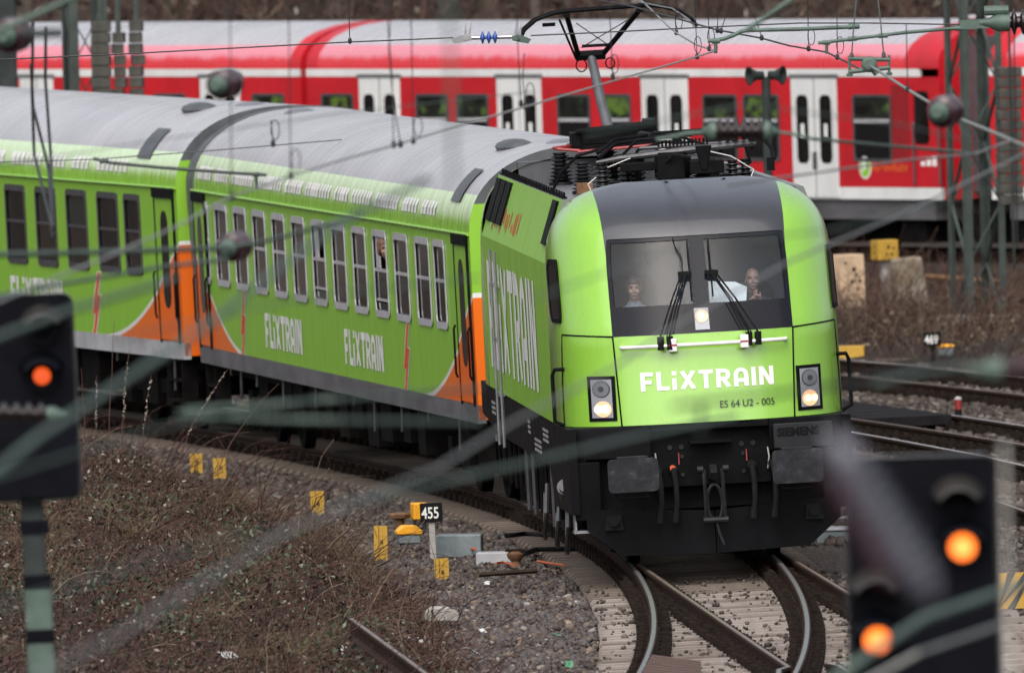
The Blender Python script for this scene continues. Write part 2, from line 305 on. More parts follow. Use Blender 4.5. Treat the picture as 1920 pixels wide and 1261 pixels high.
    def build(s, name, mats, parent=None, smooth=False, bev=0.0, ang=38):
        if name in SPLIT:
            isl = s.islands()
            if len(isl) > 1:
                out = None
                for fi in isl:
                    sub = MB(); ids = {}
                    for k in fi:
                        for v_ in s.f[k]:
                            if v_ not in ids: ids[v_] = len(sub.v); sub.v.append(s.v[v_])
                        sub.f.append(tuple(ids[v_] for v_ in s.f[k])); sub.mi.append(s.mi[k])
                    o = sub._build(name, mats, parent, smooth, bev, ang); out = out or o
                return out
        o = s._build(name, mats, parent, smooth, bev, ang)
        if name in SMALL: o['kind'] = 'stuff'
        return o
    def islands(s):
        par = list(range(len(s.v)))
        def find(a):
            while par[a] != a: par[a] = par[par[a]]; a = par[a]
            return a
        for f_ in s.f:
            r_ = find(f_[0])
            for v_ in f_[1:]: par[find(v_)] = r_
        g_ = {}
        for k, f_ in enumerate(s.f): g_.setdefault(find(f_[0]), []).append(k)
        return list(g_.values())
    def _build(s, name, mats, parent=None, smooth=False, bev=0.0, ang=38):
        me = bpy.data.meshes.new(name); me.from_pydata(s.v, [], s.f)
        for m in (mats if isinstance(mats, (list, tuple)) else [mats]): me.materials.append(MATS[m])
        if any(s.mi): me.polygons.foreach_set('material_index', s.mi)
        me.update()
        if smooth: me.shade_smooth(); me.set_sharp_from_angle(angle=R(ang))
        o = bpy.data.objects.new(name, me); col.objects.link(o)
        if parent is not None: o.parent = parent
        if bev:
            b = o.modifiers.new('bevel', 'BEVEL'); b.width = bev; b.segments = 1; b.limit_method = 'ANGLE'; b.angle_limit = R(40)
        return o
def tag(o, label=None, cat=None, group=None, kind=None):
    if label: o['label'] = label
    if cat: o['category'] = cat
    if group: o['group'] = group
    if kind: o['kind'] = kind
    return o
def thing(name, label, cat, loc=(0, 0, 0), rot=(0, 0, 0), group=None, kind=None):
    o = bpy.data.objects.new(name, None); col.objects.link(o); o.location = loc; o.rotation_euler = rot; o.empty_display_size = 0.2
    return tag(o, label, cat, group, kind)
def copy_tree(o, parent=None):
    c = o.copy(); col.objects.link(c); c.parent = parent
    for ch in [x for x in o.children]: copy_tree(ch, c)
    return c
def rrect(w, h, r, n=4, cx=0, cy=0):
    out = []
    for sx, sy, a0 in ((1, 1, 0), (-1, 1, 90), (-1, -1, 180), (1, -1, 270)):
        for k in range(n + 1):
            a = R(a0 + 90 * k / n); out.append((cx + sx * (w / 2 - r) + r * math.cos(a), cy + sy * (h / 2 - r) + r * math.sin(a)))
    return out
def ringframe(mb, outer, inner, fn, depth, mi=0):
    """a flat ring between two outlines of equal length, extruded"""
    n = len(outer); vs = [fn(u, v, w) for w in (0, depth) for loop in (outer, inner) for u, v in loop]; fs = []
    for i in range(n):
        j = (i + 1) % n; fs += [(2 * n + i, 2 * n + j, 3 * n + j, 3 * n + i), (i, j, 2 * n + j, 2 * n + i), (n + i, 3 * n + i, 3 * n + j, n + j)]
    mb.add(vs, fs, mi)
# ------------------------------------------------------------------ lettering
GLY = {  # stroke letters on a unit-high grid: (advance, strokes)
 'F': (0.60, [[(0.11, 0), (0.11, 1)], [(0.11, 0.89), (0.60, 0.89)], [(0.11, 0.47), (0.52, 0.47)]]),
 'L': (0.58, [[(0.11, 1), (0.11, 0)], [(0.11, 0.11), (0.58, 0.11)]]),
 'i': (0.22, [[(0.11, 0), (0.11, 0.63)], [(0.11, 0.78), (0.11, 1.0)]]),
 'X': (0.76, [[(0.10, 0.0), (0.66, 1.0)], [(0.66, 0.0), (0.10, 1.0)]]),
 'T': (0.66, [[(0.0, 0.89), (0.66, 0.89)], [(0.33, 0), (0.33, 0.89)]]),
 'R': (0.68, [[(0.11, 0), (0.11, 1)], [(0.11, 0.89), (0.42, 0.89), (0.53, 0.83), (0.57, 0.68), (0.53, 0.53), (0.42, 0.46), (0.11, 0.46)], [(0.34, 0.44), (0.60, 0.0)]]),
 'A': (0.70, [[(0.11, 0), (0.11, 0.62), (0.15, 0.78), (0.24, 0.87), (0.35, 0.90), (0.46, 0.87), (0.55, 0.78), (0.59, 0.62), (0.59, 0)], [(0.11, 0.33), (0.59, 0.33)]]),
 'I': (0.22, [[(0.11, 0), (0.11, 1)]]),
 'N': (0.70, [[(0.11, 0), (0.11, 1)], [(0.14, 0.94), (0.56, 0.06)], [(0.59, 0), (0.59, 1)]])}
def word(mb, text, x0, x1, z0, z1, fn, t=0.21, gap=0.13, off=0.004, mi=0, sub=6):
    tot = sum(GLY[c][0] for c in text) + gap * (len(text) - 1); sx = (x1 - x0) / tot; sz = z1 - z0; cx = 0.0; lift = 0
    for c in text:
        adv, strokes = GLY[c]
        for st in strokes:
            pts = []
            for a, b in zip(st[:-1], st[1:]):
                k = max(1, int(sub * math.hypot(b[0] - a[0], b[1] - a[1])))
                pts += [(a[0] + (b[0] - a[0]) * i / k, a[1] + (b[1] - a[1]) * i / k) for i in range(k)]
            pts.append(st[-1]); n = len(pts); A = []; B = []
            for i, q in enumerate(pts):
                p0 = pts[max(0, i - 1)]; p1 = pts[min(n - 1, i + 1)]; dx, dz = p1[0] - p0[0], p1[1] - p0[1]; l = math.hypot(dx, dz); nx, nz_ = -dz / l * t / 2, dx / l * t / 2
                zz = min(1, max(0, 1)); A.append((q[0] + nx, min(1, max(0, q[1] + nz_)))); B.append((q[0] - nx, min(1, max(0, q[1] - nz_))))
            e = off + 0.0015 * (lift % 3); lift += 1
            mb.grid([[fn(x0 + (cx + a[0]) * sx, z0 + a[1] * sz, e) for a in A], [fn(x0 + (cx + b[0]) * sx, z0 + b[1] * sz, e) for b in B]], mi)
        cx += adv + gap
    return mb
def textmesh(mb, s, fn, x0, z0, h, off=0.004, mi=0, bold=0.0, wscale=1.0):
    cu = bpy.data.curves.new('lettering', 'FONT'); cu.body = s; cu.size = h / 0.72; cu.offset = bold; ob = bpy.data.objects.new('lettering', cu)
    me = bpy.data.meshes.new_from_object(ob); mb.add([fn(x0 + v.co.x * wscale, z0 + v.co.y, off) for v in me.vertices], [tuple(p.vertices) for p in me.polygons], mi)
    bpy.data.objects.remove(ob); bpy.data.curves.remove(cu); bpy.data.meshes.remove(me); return mb
# ------------------------------------------------------------------ the curve the green train stands on
P0 = (2.0134, 241.908); TH0 = 0.01965; RAD = 301.5; CANT = 0.0329
CCX, CCY = P0[0] - RAD * math.cos(TH0), P0[1] - RAD * math.sin(TH0)
def shift(s): return 6e-4 * s * s if s < 0 else 0.0
def P(s, d, z=0.0):
    """place at arc length s behind the buffers of the loco, d metres right of the track centre"""
    a = TH0 + s / RAD; r = RAD + d + shift(s); return Vector((CCX + r * math.cos(a), CCY + r * math.sin(a), z))
def sd(x, y):
    s = (math.atan2(y - CCY, x - CCX) - TH0) * RAD; return s, math.hypot(x - CCX, y - CCY) - RAD - shift(s)
def th(s): return TH0 + s / RAD
def veh(s0, L, ins):
    a = P(s0 + ins, 0); b = P(s0 + L - ins, 0); d = b - a; t = math.atan2(-d.x, d.y); m_ = (a + b) / 2
    return (m_ - Vector((-math.sin(t), math.cos(t), 0)) * (L / 2)), (0, -CANT, t)
def on(M_, px, py, x=None, y=None):
    """where the sight line through a photo pixel meets a plane x=.. or y=.. of a vehicle's own frame"""
    Mi = M_.inverted(); o = Mi @ EYE; d = Mi.to_3x3() @ ray(px, py); t = ((x - o.x) / d.x) if x is not None else ((y - o.y) / d.y); return o + d * t
def mtx(loc, rot):
    from mathutils import Euler
    m_ = Euler(rot, 'XYZ').to_matrix().to_4x4(); m_.translation = loc; return m_
# ------------------------------------------------------------------ LOCOMOTIVE (x right, y back from the buffers, z up from the rail)
LO_LOC, LO_ROT = veh(0, 19.28, 4.6); LOM = mtx(LO_LOC, LO_ROT)
loco = thing('locomotive', 'lime green electric locomotive with lit headlamps and raised pantograph heading the green train', 'locomotive', LO_LOC, LO_ROT)
def hw(z):
    t = max(0.0, (z - 3.0) / 1.022); return 1.5 * max(0.012, 1 - t ** 3.1) ** 0.28
def yf(z):
    if z <= 2.45: return 0.62 + (z - 1.5) / 0.95 * 0.12
    if z <= 3.45: return 0.74 + (z - 2.45) * 0.60
    return 1.34 + (z - 3.45) * 0.6 + 1.35 * ((z - 3.45) / 0.57) ** 2.6
NP = 2.6
def cd(z): return max(0.10, min(1.75, 3.06 - yf(z)))
def fy(x, z):
    u = min(0.999, abs(x) / hw(z)); return yf(z) + cd(z) * (1 - (1 - u ** NP) ** (1 / NP))
def fpt(x, z, e=0.0):
    """point on the loco's nose, lifted e along the outward normal"""
    h = 0.004; dx = (fy(x + h, z) - fy(x - h, z)) / (2 * h); dz = (fy(x, z + h) - fy(x, z - h)) / (2 * h)
    n = Vector((dx, -1, dz)).normalized(); return Vector((x, fy(x, z), z)) + n * e
US = [1.0, 0.992, 0.975, 0.95, 0.915, 0.87, 0.81, 0.75, 0.69, 0.63]; UC = [0.63 - 0.07 * k for k in range(1, 18)]
UALL = US + UC + [-u for u in US[::-1]]
UALL = [-u for u in UALL]          # left to right
ZS = [1.52, 1.6, 1.75, 1.9, 2.05, 2.2, 2.33, 2.45, 2.58, 2.72, 2.86, 3.0, 3.12, 3.24, 3.35, 3.45, 3.54, 3.62, 3.7, 3.77, 3.83, 3.88, 3.92, 3.955, 3.975, 3.99, 4.0, 4.008]
def nose_rows():
    rows = []
    for z in ZS:
        h = hw(z); r = [Vector((-h, 3.1, z)), Vector((-h, (yf(z) + cd(z) + 3.1) / 2, z))]
        r += [Vector((u * h, yf(z) + cd(z) * (1 - (1 - min(1, abs(u) ** NP)) ** (1 / NP)), z)) for u in UALL]
        r += [Vector((h, (yf(z) + cd(z) + 3.1) / 2, z)), Vector((h, 3.1, z))]
        r = [Vector((q.x, min(q.y, 3.1), q.z)) for q in r]; rows.append(r)
    return rows
rows = nose_rows(); i0, i1 = ZS.index(2.45), ZS.index(3.45); j0 = 2 + len(US) - 1; j1 = j0 + 18
mb = MB(); mb.grid(rows, 0, skip=lambda i, j: i0 <= i < i1 and j0 <= j < j1)
top = rows[-1]; mb.add(top, [tuple(range(len(top)))[::-1]])
cabshell = mb.build('cab_shell', 'cab_livery', loco, True, ang=50)
# rear cab: same shell, turned round, unglazed band closed
mb = MB(); mb.grid(rows, 0); mb.add(top, [tuple(range(len(top)))[::-1]]); rc = mb.build('cab_shell', 'cab_livery', loco, True, ang=50)
rc.location = (0, 19.28, 0); rc.rotation_euler = (0, 0, math.pi)
# body between the cabs
SEC = [(-1.5, 1.52), (-1.5, 3.2), (-1.275, 3.86), (-1.2, 3.86), (-1.2, 3.72), (1.2, 3.72), (1.2, 3.86), (1.275, 3.86), (1.5, 3.2), (1.5, 1.52)]
mb = MB(); ys = [3.1 + (16.18 - 3.1) * k / 8 for k in range(9)]
mb.grid([[Vector((x, y, z)) for x, z in SEC] for y in ys], 0, mf=lambda i, j: 1 if 2 <= j <= 6 else 0)
mb.add([(x, 3.1, z) for x, z in SEC], [tuple(range(10))], 1); mb.add([(x, 16.18, z) for x, z in SEC], [tuple(range(10))[::-1]], 1)
mb.build('body', ['lime_side', 'deck_grey'], loco)
mb = MB(); mb.box(-1.2, 1.2, 3.0, 3.098, 3.60, 3.85, 0); mb.box(-1.05, 1.05, 16.2, 16.6, 3.72, 3.98, 0); mb.build('roof_bulkhead', 'rim_grey', loco)
mb = MB()
for k in range(26):
    y = 3.4 + k * 0.5
    mb.lathe((-1.24, y, 3.862), (0, 0, 1), [(0, 0.035), (0.02, 0.035), (0.02, 0.015), (0.07, 0.013)], 6)
    mb.box(-1.5, -1.47, y, y + 0.02, 3.195, 3.205)
mb.build('roof_bolts', 'black_paint', loco)
# sole bar / apron under the body
mb = MB()
for sx in (-1, 1):
    mb.prism([(0.75, 1.515), (18.5, 1.515), (18.5, 1.16), (15.0, 1.02), (4.6, 1.02), (3.9, 0.62), (0.75, 0.62)], lambda u, v, w: Vector((sx * (1.485 - w), u, v)), 0.09)
mb.build('side_apron', 'loco_frame', loco)
mb = MB()   # small white inscriptions on the apron (too small to read)
for (y, z, n) in ((4.6, 1.36, 4), (6.1, 1.2, 5), (15.5, 1.33, 3), (8.2, 1.35, 2)):
    for r_ in range(3):
        for k in range(n): mb.box(-1.4895, -1.4865, y + k * 0.28, y + k * 0.28 + 0.17, z - r_ * 0.055, z - r_ * 0.055 + 0.03)
mb.build('apron_marking', 'decal_grey', loco)
mb = MB(); mb.box(-1.2, 1.2, 1.2, 18.0, 0.95, 1.5); mb.box(-1.15, 1.15, 7.6, 11.6, 0.35, 0.95)
for y in (4.0, 12.2):
    mb.box(-1.28, 1.28, y - 2.0, y + 3.2, 0.55, 0.9)
mb.build('underframe', 'under_black', loco)
for bx in (4.65, 14.6):
    for wy in (-1.5, 1.5):
        mb = MB()
        for sx in (-1, 1): mb.lathe((sx * 0.68, bx + wy, 0.575), (sx, 0, 0), [(0, 0.60), (0.03, 0.60), (0.03, 0.575), (0.13, 0.57), (0.13, 0.45), (0.10, 0.42), (0.10, 0.1)], 24)
        mb.tube([(-0.7, bx + wy, 0.575), (0.7, bx + wy, 0.575)], 0.09, 8); mb.build('wheelset', 'under_black', loco, True)
mb = MB()
for y in (2.2, 3.0, 3.6, 4.6, 5.4, 6.4, 7.0, 8.3, 9.2, 10.4, 11.5, 12.6, 13.6, 14.8, 16.0):
    z0 = 0.35 + random.random() * 0.25; mb.box(-1.40, -1.30, y, y + 0.12 + random.random() * 0.3, z0, 1.02); mb.tube([(-1.42, y + 0.3, 1.0), (-1.42, y + 0.32, 0.45 + 0.2 * random.random())], 0.025, 6)
mb.build('side_equipment', 'under_black', loco)
mb = MB(); mb.lathe((-1.43, 2.5, 0.78), (-0.1, -0.9, 0.3), [(0, 0.09), (0.28, 0.09), (0.28, 0.07), (0.34, 0.07)], 12)
for y in (2.3, 4.2, 6.6): mb.tube([(-1.42, y, 0.75), (-1.45, y - 0.1, 0.45), (-1.47, y + 0.1, 0.22), (-1.45, y + 0.4, 0.16), (-1.42, y + 0.7, 0.4), (-1.4, y + 0.75, 0.7)], 0.028, 6)
for y in (5.0, 8.8, 10.1): mb.tube([(-1.44, y, 1.02), (-1.44, y, 0.35)], 0.03, 6)
mb.build('side_pipes', 'dark_steel', loco, True)
# windscreen assembly
CX = [-0.63, -0.60, -0.5, -0.4, -0.3, -0.2, -0.12, -0.055, 0.055, 0.12, 0.2, 0.3, 0.4, 0.5, 0.60, 0.63]
CZ = [2.45, 2.55, 2.65, 2.75, 2.86, 2.97, 3.08, 3.19, 3.3, 3.41, 3.45]
def wsp(i, j, e=0.0): return fpt(CX[j] * hw(CZ[i]), CZ[i], e)
pane = lambda i, j: 3 <= i < 9 and (1 <= j < 7 or 8 <= j < 14)
mb = MB(); mb.grid([[wsp(i, j, 0.004) for j in range(16)] for i in range(11)], 0, skip=pane)
mb.build('windscreen_frame', 'band_black', loco, True)
for a, b in ((1, 7), (8, 14)):
    mb = MB(); mb.grid([[wsp(i, j, -0.004) for j in range(a, b + 1)] for i in range(3, 10)]); mb.build('windscreen_pane', 'windscreen', loco, True)
# cab inside
mb = MB(); mb.box(-1.3, 1.3, 2.75, 2.8, 1.9, 3.75); mb.box(-1.1, 1.1, 1.35, 2.75, 1.85, 1.9); mb.box(-1.0, 1.0, 2.0, 2.75, 3.5, 3.55)
mb.box(-0.45, -0.40, 2.70, 2.748, 2.0, 3.4); mb.build('cab_interior', 'cab_inside', loco)
mb = MB(); mb.box(-0.8, 0.8, 1.08, 1.38, 2.35, 2.70); mb.box(-0.8, -0.15, 1.1, 1.3, 2.702, 2.74); mb.build('driving_desk', 'cab_inside', loco)
mb = MB()
mb.prism(rrect(0.5, 0.62, 0.2, 5, -0.64, 2.76), lambda u, v, w: Vector((u, 2.1 + w, v)), 0.14)
mb.box(-0.86, -0.42, 1.7, 2.15, 2.30, 2.42); mb.lathe((-0.64, 1.95, 1.9), (0, 0, 1), [(0, 0.2), (0.05, 0.2), (0.05, 0.05), (0.42, 0.05)], 10)
mb.build('cab_seat', 'seat_dark', loco, bev=0.02)
mb = MB()
mb.prism(rrect(0.48, 0.55, 0.16, 5, 0.60, 2.66), lambda u, v, w: Vector((u, 2.15 + w, v)), 0.12)
mb.box(0.38, 0.82, 1.75, 2.18, 2.24, 2.36); mb.lathe((0.60, 1.98, 1.9), (0, 0, 1), [(0, 0.2), (0.05, 0.2), (0.05, 0.05), (0.36, 0.05)], 10)
mb.build('cab_seat', 'seat_dark', loco, bev=0.02)
t_ = tag(MB().prism([(0.12, 2.72), (0.12, 2.96), (0.40, 2.94), (0.52, 2.88), (0.50, 2.72)], lambda u, v, w: Vector((u, 1.42 + 0.25 * (v - 2.7) + w, v)), 0.012).build('paper_sheet', 'paper_white'), 'large white paper propped behind the right windscreen pane', 'paper'); t_.matrix_world = LOM
# seams, lamps, handrail, wipers
def strip(mb, pts, w=0.010, e=0.0055):
    mb.tube([fpt(x, z, 0.0) for x, z in pts], w, 6)
mb = MB()
for sx in (-1, 1):
    strip(mb, [(sx * (0.945 - 0.04 * (2.45 - z) / 0.95), z) for z in (2.45, 2.3, 2.1, 1.9, 1.7, 1.52)])
    strip(mb, [(sx * x, 2.45 + 0.03 * max(0, (x - 0.94) / 0.5)) for x in (0.945, 1.0, 1.1, 1.2, 1.3, 1.38, 1.43)])
    strip(mb, [(sx * 1.43, 2.48), (sx * 1.44, 2.3), (sx * 1.45, 2.0), (sx * 1.455, 1.7), (sx * 1.455, 1.53)])
strip(mb, [(x / 10, 3.45) for x in range(-9, 10)], 0.007)
mb.build('panel_seam', 'seam_black', loco)
def patch(mb, x0, x1, z0, z1, e, nx=6, nz=5, mi=0, dx=0.0):
    mb.grid([[fpt(x0 + (x1 - x0) * j / nx + dx * (i / nz), z0 + (z1 - z0) * i / nz, e) for j in range(nx + 1)] for i in range(nz + 1)], mi)
def disc(mb, x, z, r, e, mi=0, n=16, k=3):
    vs = [fpt(x, z, e)]; fs = []
    for q in range(1, k + 1):
        for a in range(n): vs.append(fpt(x + r * q / k * math.cos(2 * math.pi * a / n), z + r * q / k * math.sin(2 * math.pi * a / n), e))
    for a in range(n): fs.append((0, 1 + a, 1 + (a + 1) % n))
    for q in range(k - 1):
        for a in range(n): fs.append((1 + q * n + a, 1 + (q + 1) * n + a, 1 + (q + 1) * n + (a + 1) % n, 1 + q * n + (a + 1) % n))
    mb.add(vs, fs, mi)
for sx in (-1, 1):
    xa, xb = (-1.22, -0.945) if sx < 0 else (0.945, 1.22)
    mb = MB(); patch(mb, xa, xb, 1.575, 2.045, 0.008); hl = mb.build('headlight', 'black_paint', loco)
    mb = MB(); patch(mb, xa + 0.035, xb - 0.035, 1.61, 2.01, 0.014); mb.build('cover', 'lamp_cover', hl)
    xm = (xa + xb) / 2
    mb = MB(); disc(mb, xm, 1.91, 0.088, 0.018, 1); disc(mb, xm, 1.91, 0.080, 0.022, 0); disc(mb, xm, 1.91, 0.028, 0.026, 1); mb.build('upper_lens', ['lens_off', 'dark_steel'], hl)
    mb = MB(); disc(mb, xm - sx * 0.01, 1.70, 0.085, 0.020, 0); disc(mb, xm - 0.035, 1.70, 0.038, 0.026, 1); disc(mb, xm + 0.035, 1.70, 0.038, 0.026, 1); mb.build('lower_lens', ['lens_lit_dim', 'lens_core'] if sx < 0 else ['lens_lit_dim', 'lens_lit'], hl)
mb = MB(); patch(mb, -0.085, 0.065, 2.475, 2.70, 0.012, 3, 3); cl = mb.build('headlight', 'lamp_cover', loco)
mb = MB(); disc(mb, -0.01, 2.615, 0.068, 0.018, 0); disc(mb, -0.015, 2.62, 0.032, 0.024, 1); mb.build('lens', ['lens_lit_dim', 'lens_core'], cl)
BARY = -0.10
bar = [fpt(x / 10, 2.335, 0.0) + Vector((0, BARY, 0)) for x in range(-8, 9)]
mb = MB(); mb.tube([fpt(-0.87, 2.335, -0.01)] + [bar[0] + Vector((-0.05, 0.03, 0))] + bar + [bar[-1] + Vector((0.05, 0.03, 0)), fpt(0.87, 2.335, -0.01)], 0.021, 10); mb.build('front_handrail', 'decal_white', loco, True)
for x in (-0.33, 0.40):
    c_ = fpt(x, 2.335, 0.1); mb = MB(); mb.box(c_.x - 0.045, c_.x + 0.045, c_.y - 0.03, c_.y + 0.10, 2.27, 2.41); b_ = mb.build('handrail_bracket', 'decal_white', loco, bev=0.008)
    MB().box(c_.x - 0.046, c_.x + 0.046, c_.y - 0.034, c_.y - 0.0305, 2.332, 2.348).build('stripe', 'red_bar', b_)
for sx, xa, kx, bx in ((-1, -0.40, -0.15, -0.095), (1, 0.49, 0.13, 0.125)):
    mb = MB()
    for dx in (-0.045, 0.045):
        mb.tube([fpt(xa + dx, 2.28, 0.10), fpt(xa + dx * 1.0, 2.42, 0.11)], 0.036, 8)
        mb.tube([fpt(xa + dx, 2.42, 0.11), fpt((xa + kx) / 2 + dx * 0.7, 2.75, 0.09), fpt(kx + dx * 0.5, 3.06, 0.06)], 0.010, 6)
    mb.tube([fpt(xa - 0.02 * sx, 2.42, 0.10), fpt((xa + kx) / 2, 2.75, 0.07), fpt(kx + 0.02, 3.02, 0.05)], 0.007, 6)
    mb.box(kx - 0.07, kx + 0.07, fy(kx, 3.07) - 0.09, fy(kx, 3.07) - 0.03, 3.05, 3.09)
    w_ = mb.build('wiper', 'rubber', loco, True)
    MB().tube([fpt(bx, z, 0.035) for z in (2.80, 2.95, 3.1, 3.25, 3.38)], 0.009, 6).build('blade', 'rubber', w_)
MB().tube([fpt(-0.24, 3.43, 0.02), fpt(-0.22, 3.33, 0.03), fpt(-0.16, 3.2, 0.03), fpt(-0.17, 3.08, 0.04)], 0.006, 5).build('washer_hose', 'rubber', loco)
mb = MB()
mb.grid([[Vector((0.12 + 0.32 * u, fy(0.12 + 0.32 * u, 3.985) + (0.02 if w == 0 else .9), 3.99 - (.045 * (1 - u * u)) * (1 - w) + .012)) for u in [k / 6 - 1 for k in range(13)]] for w in (0, 1)]); mb.build('roof_recess', 'seam_black', loco)
# front lettering
fn = lambda u, v, e: fpt(u, v, e)
mb = MB(); word(mb, 'FLiXTRAIN', -0.69, 0.705, 1.87, 2.065, fn, sub=9); mb.build('front_lettering', 'decal_white', loco)
mb = MB(); textmesh(mb, 'ES 64 U2 - 005', fn, 0.115, 1.66, 0.075, 0.013, bold=0.0, wscale=0.92); mb.build('number_lettering', 'decal_dark', loco)
# side lettering, reading from the rear to the front: u runs along -y
fs = lambda u, v, e: Vector((-1.5 - e, -u, v))
mb = MB(); word(mb, 'FLIXTRAIN'.replace('I', 'i', 1), -15.4, -5.6, 1.76, 2.95, fs, t=0.20, sub=5); mb.build('side_lettering', 'decal_white', loco)
mb = MB()
for k in range(13):
    y = 9.6 + k * 0.42 + random.uniform(-.1, .1); h0 = 3.28 + random.uniform(0, .12); h1 = h0 + random.uniform(.1, .26)
    q = lambda y_, z_: Vector((-1.5 + (z_ - 3.2) * 0.341 - 0.006, y_, z_)); mb.add([q(y, h0), q(y + .16, h0 + .02), q(y + .22, h1), q(y + .05, h1 - .02)], [(0, 1, 2, 3)])
mb.build('orange_marking', 'decal_orange', loco)
# side: louvres, ladder doors, cab side window, handrails
mb = MB()
for y in (15.1, 14.0, 12.9, 3.6):
    a = Vector((-1.5 + 0.17 * 0.341, y, 3.37)); b = Vector((-1.5 + 0.63 * 0.341, y, 3.83)); n_ = Vector((-0.946, 0, 0.323))
    if y > 5:
        for k in (0, 1): mb.add([a + n_ * .03 + Vector((0, k * .42, 0)), a + n_ * .03 + Vector((0, k * .42 + .34, 0)), b + n_ * .03 + Vector((0, k * .42 + .34, 0)), b + n_ * .03 + Vector((0, k * .42, 0)), a + Vector((0, k * .42, 0)), a + Vector((0, k * .42 + .34, 0)), b + Vector((0, k * .42 + .34, 0)), b + Vector((0, k * .42, 0))], [(0, 1, 2, 3), (0, 4, 5, 1), (2, 6, 7, 3), (0, 3, 7, 4), (1, 5, 6, 2)])
    else: mb.add([a + n_ * .03, a + n_ * .03 + Vector((0, .8, 0)), b + n_ * .03 + Vector((0, .8, 0)), b + n_ * .03, a, a + Vector((0, .8, 0)), b + Vector((0, .8, 0)), b], [(0, 1, 2, 3), (0, 4, 5, 1), (2, 6, 7, 3), (0, 3, 7, 4), (1, 5, 6, 2)])
mb.build('louvre', 'black_paint', loco)
mb = MB()
for y in (12.75, 13.75): mb.tube([(-1.545, y, 3.1), (-1.545, y, 0.95)], 0.02, 6)
for k in range(3): mb.box(-1.56, -1.50, 13.0, 13.5, 1.5 + k * 0.6, 1.54 + k * 0.6)
mb.build('side_door_rail', 'steel', loco)
for sx in (-1, 1):
    def sp(u, z, e=0.0):
        x = u * hw(z); y = yf(z) + cd(z) * (1 - (1 - abs(u) ** NP) ** (1 / NP)); n_ = Vector((sx * 1.0, -0.22, 0)).normalized(); return Vector((sx * x, y, z)) + n_ * e
    def sw(u, z, e=0.0): return sp(0.945 + 0.052 * u, z, e)
    mb = MB(); out = rrect(1.0, 0.66, 0.16, 4, 0.5, 2.93); inn = rrect(0.84, 0.56, 0.12, 4, 0.5, 2.93)
    ringframe(mb, out, inn, lambda u, v, w: sw(min(1, max(0, u)), v, w - .002), 0.024); fr_ = mb.build('side_window', 'black_paint', loco)
    mb = MB(); n = len(inn); mb.add([sw(u, v, 0.015) for u, v in inn], [tuple(range(n))]); mb.build('pane', 'glass_dark', fr_)
    MB().tube([sp(0.955, 2.12, 0.0), sp(0.957, 2.12, 0.10), sp(0.962, 2.06, 0.12), sp(0.962, 1.8, 0.12), sp(0.962, 1.58, 0.12), sp(0.96, 1.53, 0.02)], 0.021, 8).build('handrail', 'black_paint', loco, True)
# bumper beam, plough, buffers, coupling
mb = MB()
for sx in (-1, 1):
    mb.prism([(0.62, 1.515), (1.42, 1.515), (1.47, 1.40), (1.47, 0.86), (1.30, 0.86), (1.30, 1.18), (0.62, 1.18)], lambda u, v, w: Vector((sx * u, 0.66 + 0.55 * max(0, u - 1.0) + w, v)), 0.5)
    mb.box(sx * 1.30 - 0.14, sx * 1.30 + 0.14, 0.80, 1.3, 0.55, 1.16)
mb.box(-0.62, 0.62, 0.66, 1.1, 1.44, 1.512)
mb.build('buffer_beam_corner', 'loco_frame', loco, bev=0.012)
mb = MB(); mb.box(-0.62, 0.62, 0.80, 0.9, 0.86, 1.44); mb.box(-1.25, 1.25, 0.98, 1.2, 0.62, 1.3); mb.box(-0.22, 0.22, 0.62, 0.8, 1.30, 1.335)
for x in (-0.42, -0.30, 0.33, 0.45): mb.lathe((x, 0.8, 1.27), (0, -1, 0), [(0, 0.028), (0.02, 0.028), (0.02, 0.012)], 8, 1)
for x in (-0.30, 0.34): mb.lathe((x, 0.8, 1.17), (0, -1, 0), [(0, 0.022), (0.02, 0.022)], 8, 1); mb.lathe((x, 0.8, 0.98), (0, -1, 0), [(0, 0.022), (0.02, 0.022)], 8, 1)
mb.build('buffer_beam', ['black_paint', 'buffer_steel'], loco)
mb = MB(); pl = [(0.006, 0.60), (1.16, 0.66), (1.33, 0.72), (1.33, 0.45), (0.99, 0.17), (0.006, 0.15)]
for sx in (-1, 1): mb.prism(pl, lambda u, v, w: Vector((sx * u, 0.60 + 0.30 * u * 0.5 + w, v)), 0.03)
mb.build('rail_plough', 'loco_frame', loco)
fn2 = lambda u, v, e: Vector((u, 0.72 + 0.0 - e, v))
mb = MB(); mb.box(0.66, 1.28, 0.60, 0.66, 1.2, 1.46); mb.build('equipment_box', 'box_dark', loco, bev=0.01)
mb = MB(); textmesh(mb, 'SIEMENS', lambda u, v, e: Vector((u, 0.60 - e, v)), 0.70, 1.33, 0.085, 0.004, bold=0.006, wscale=1.0); mb.build('maker_lettering', 'seam_black', loco)
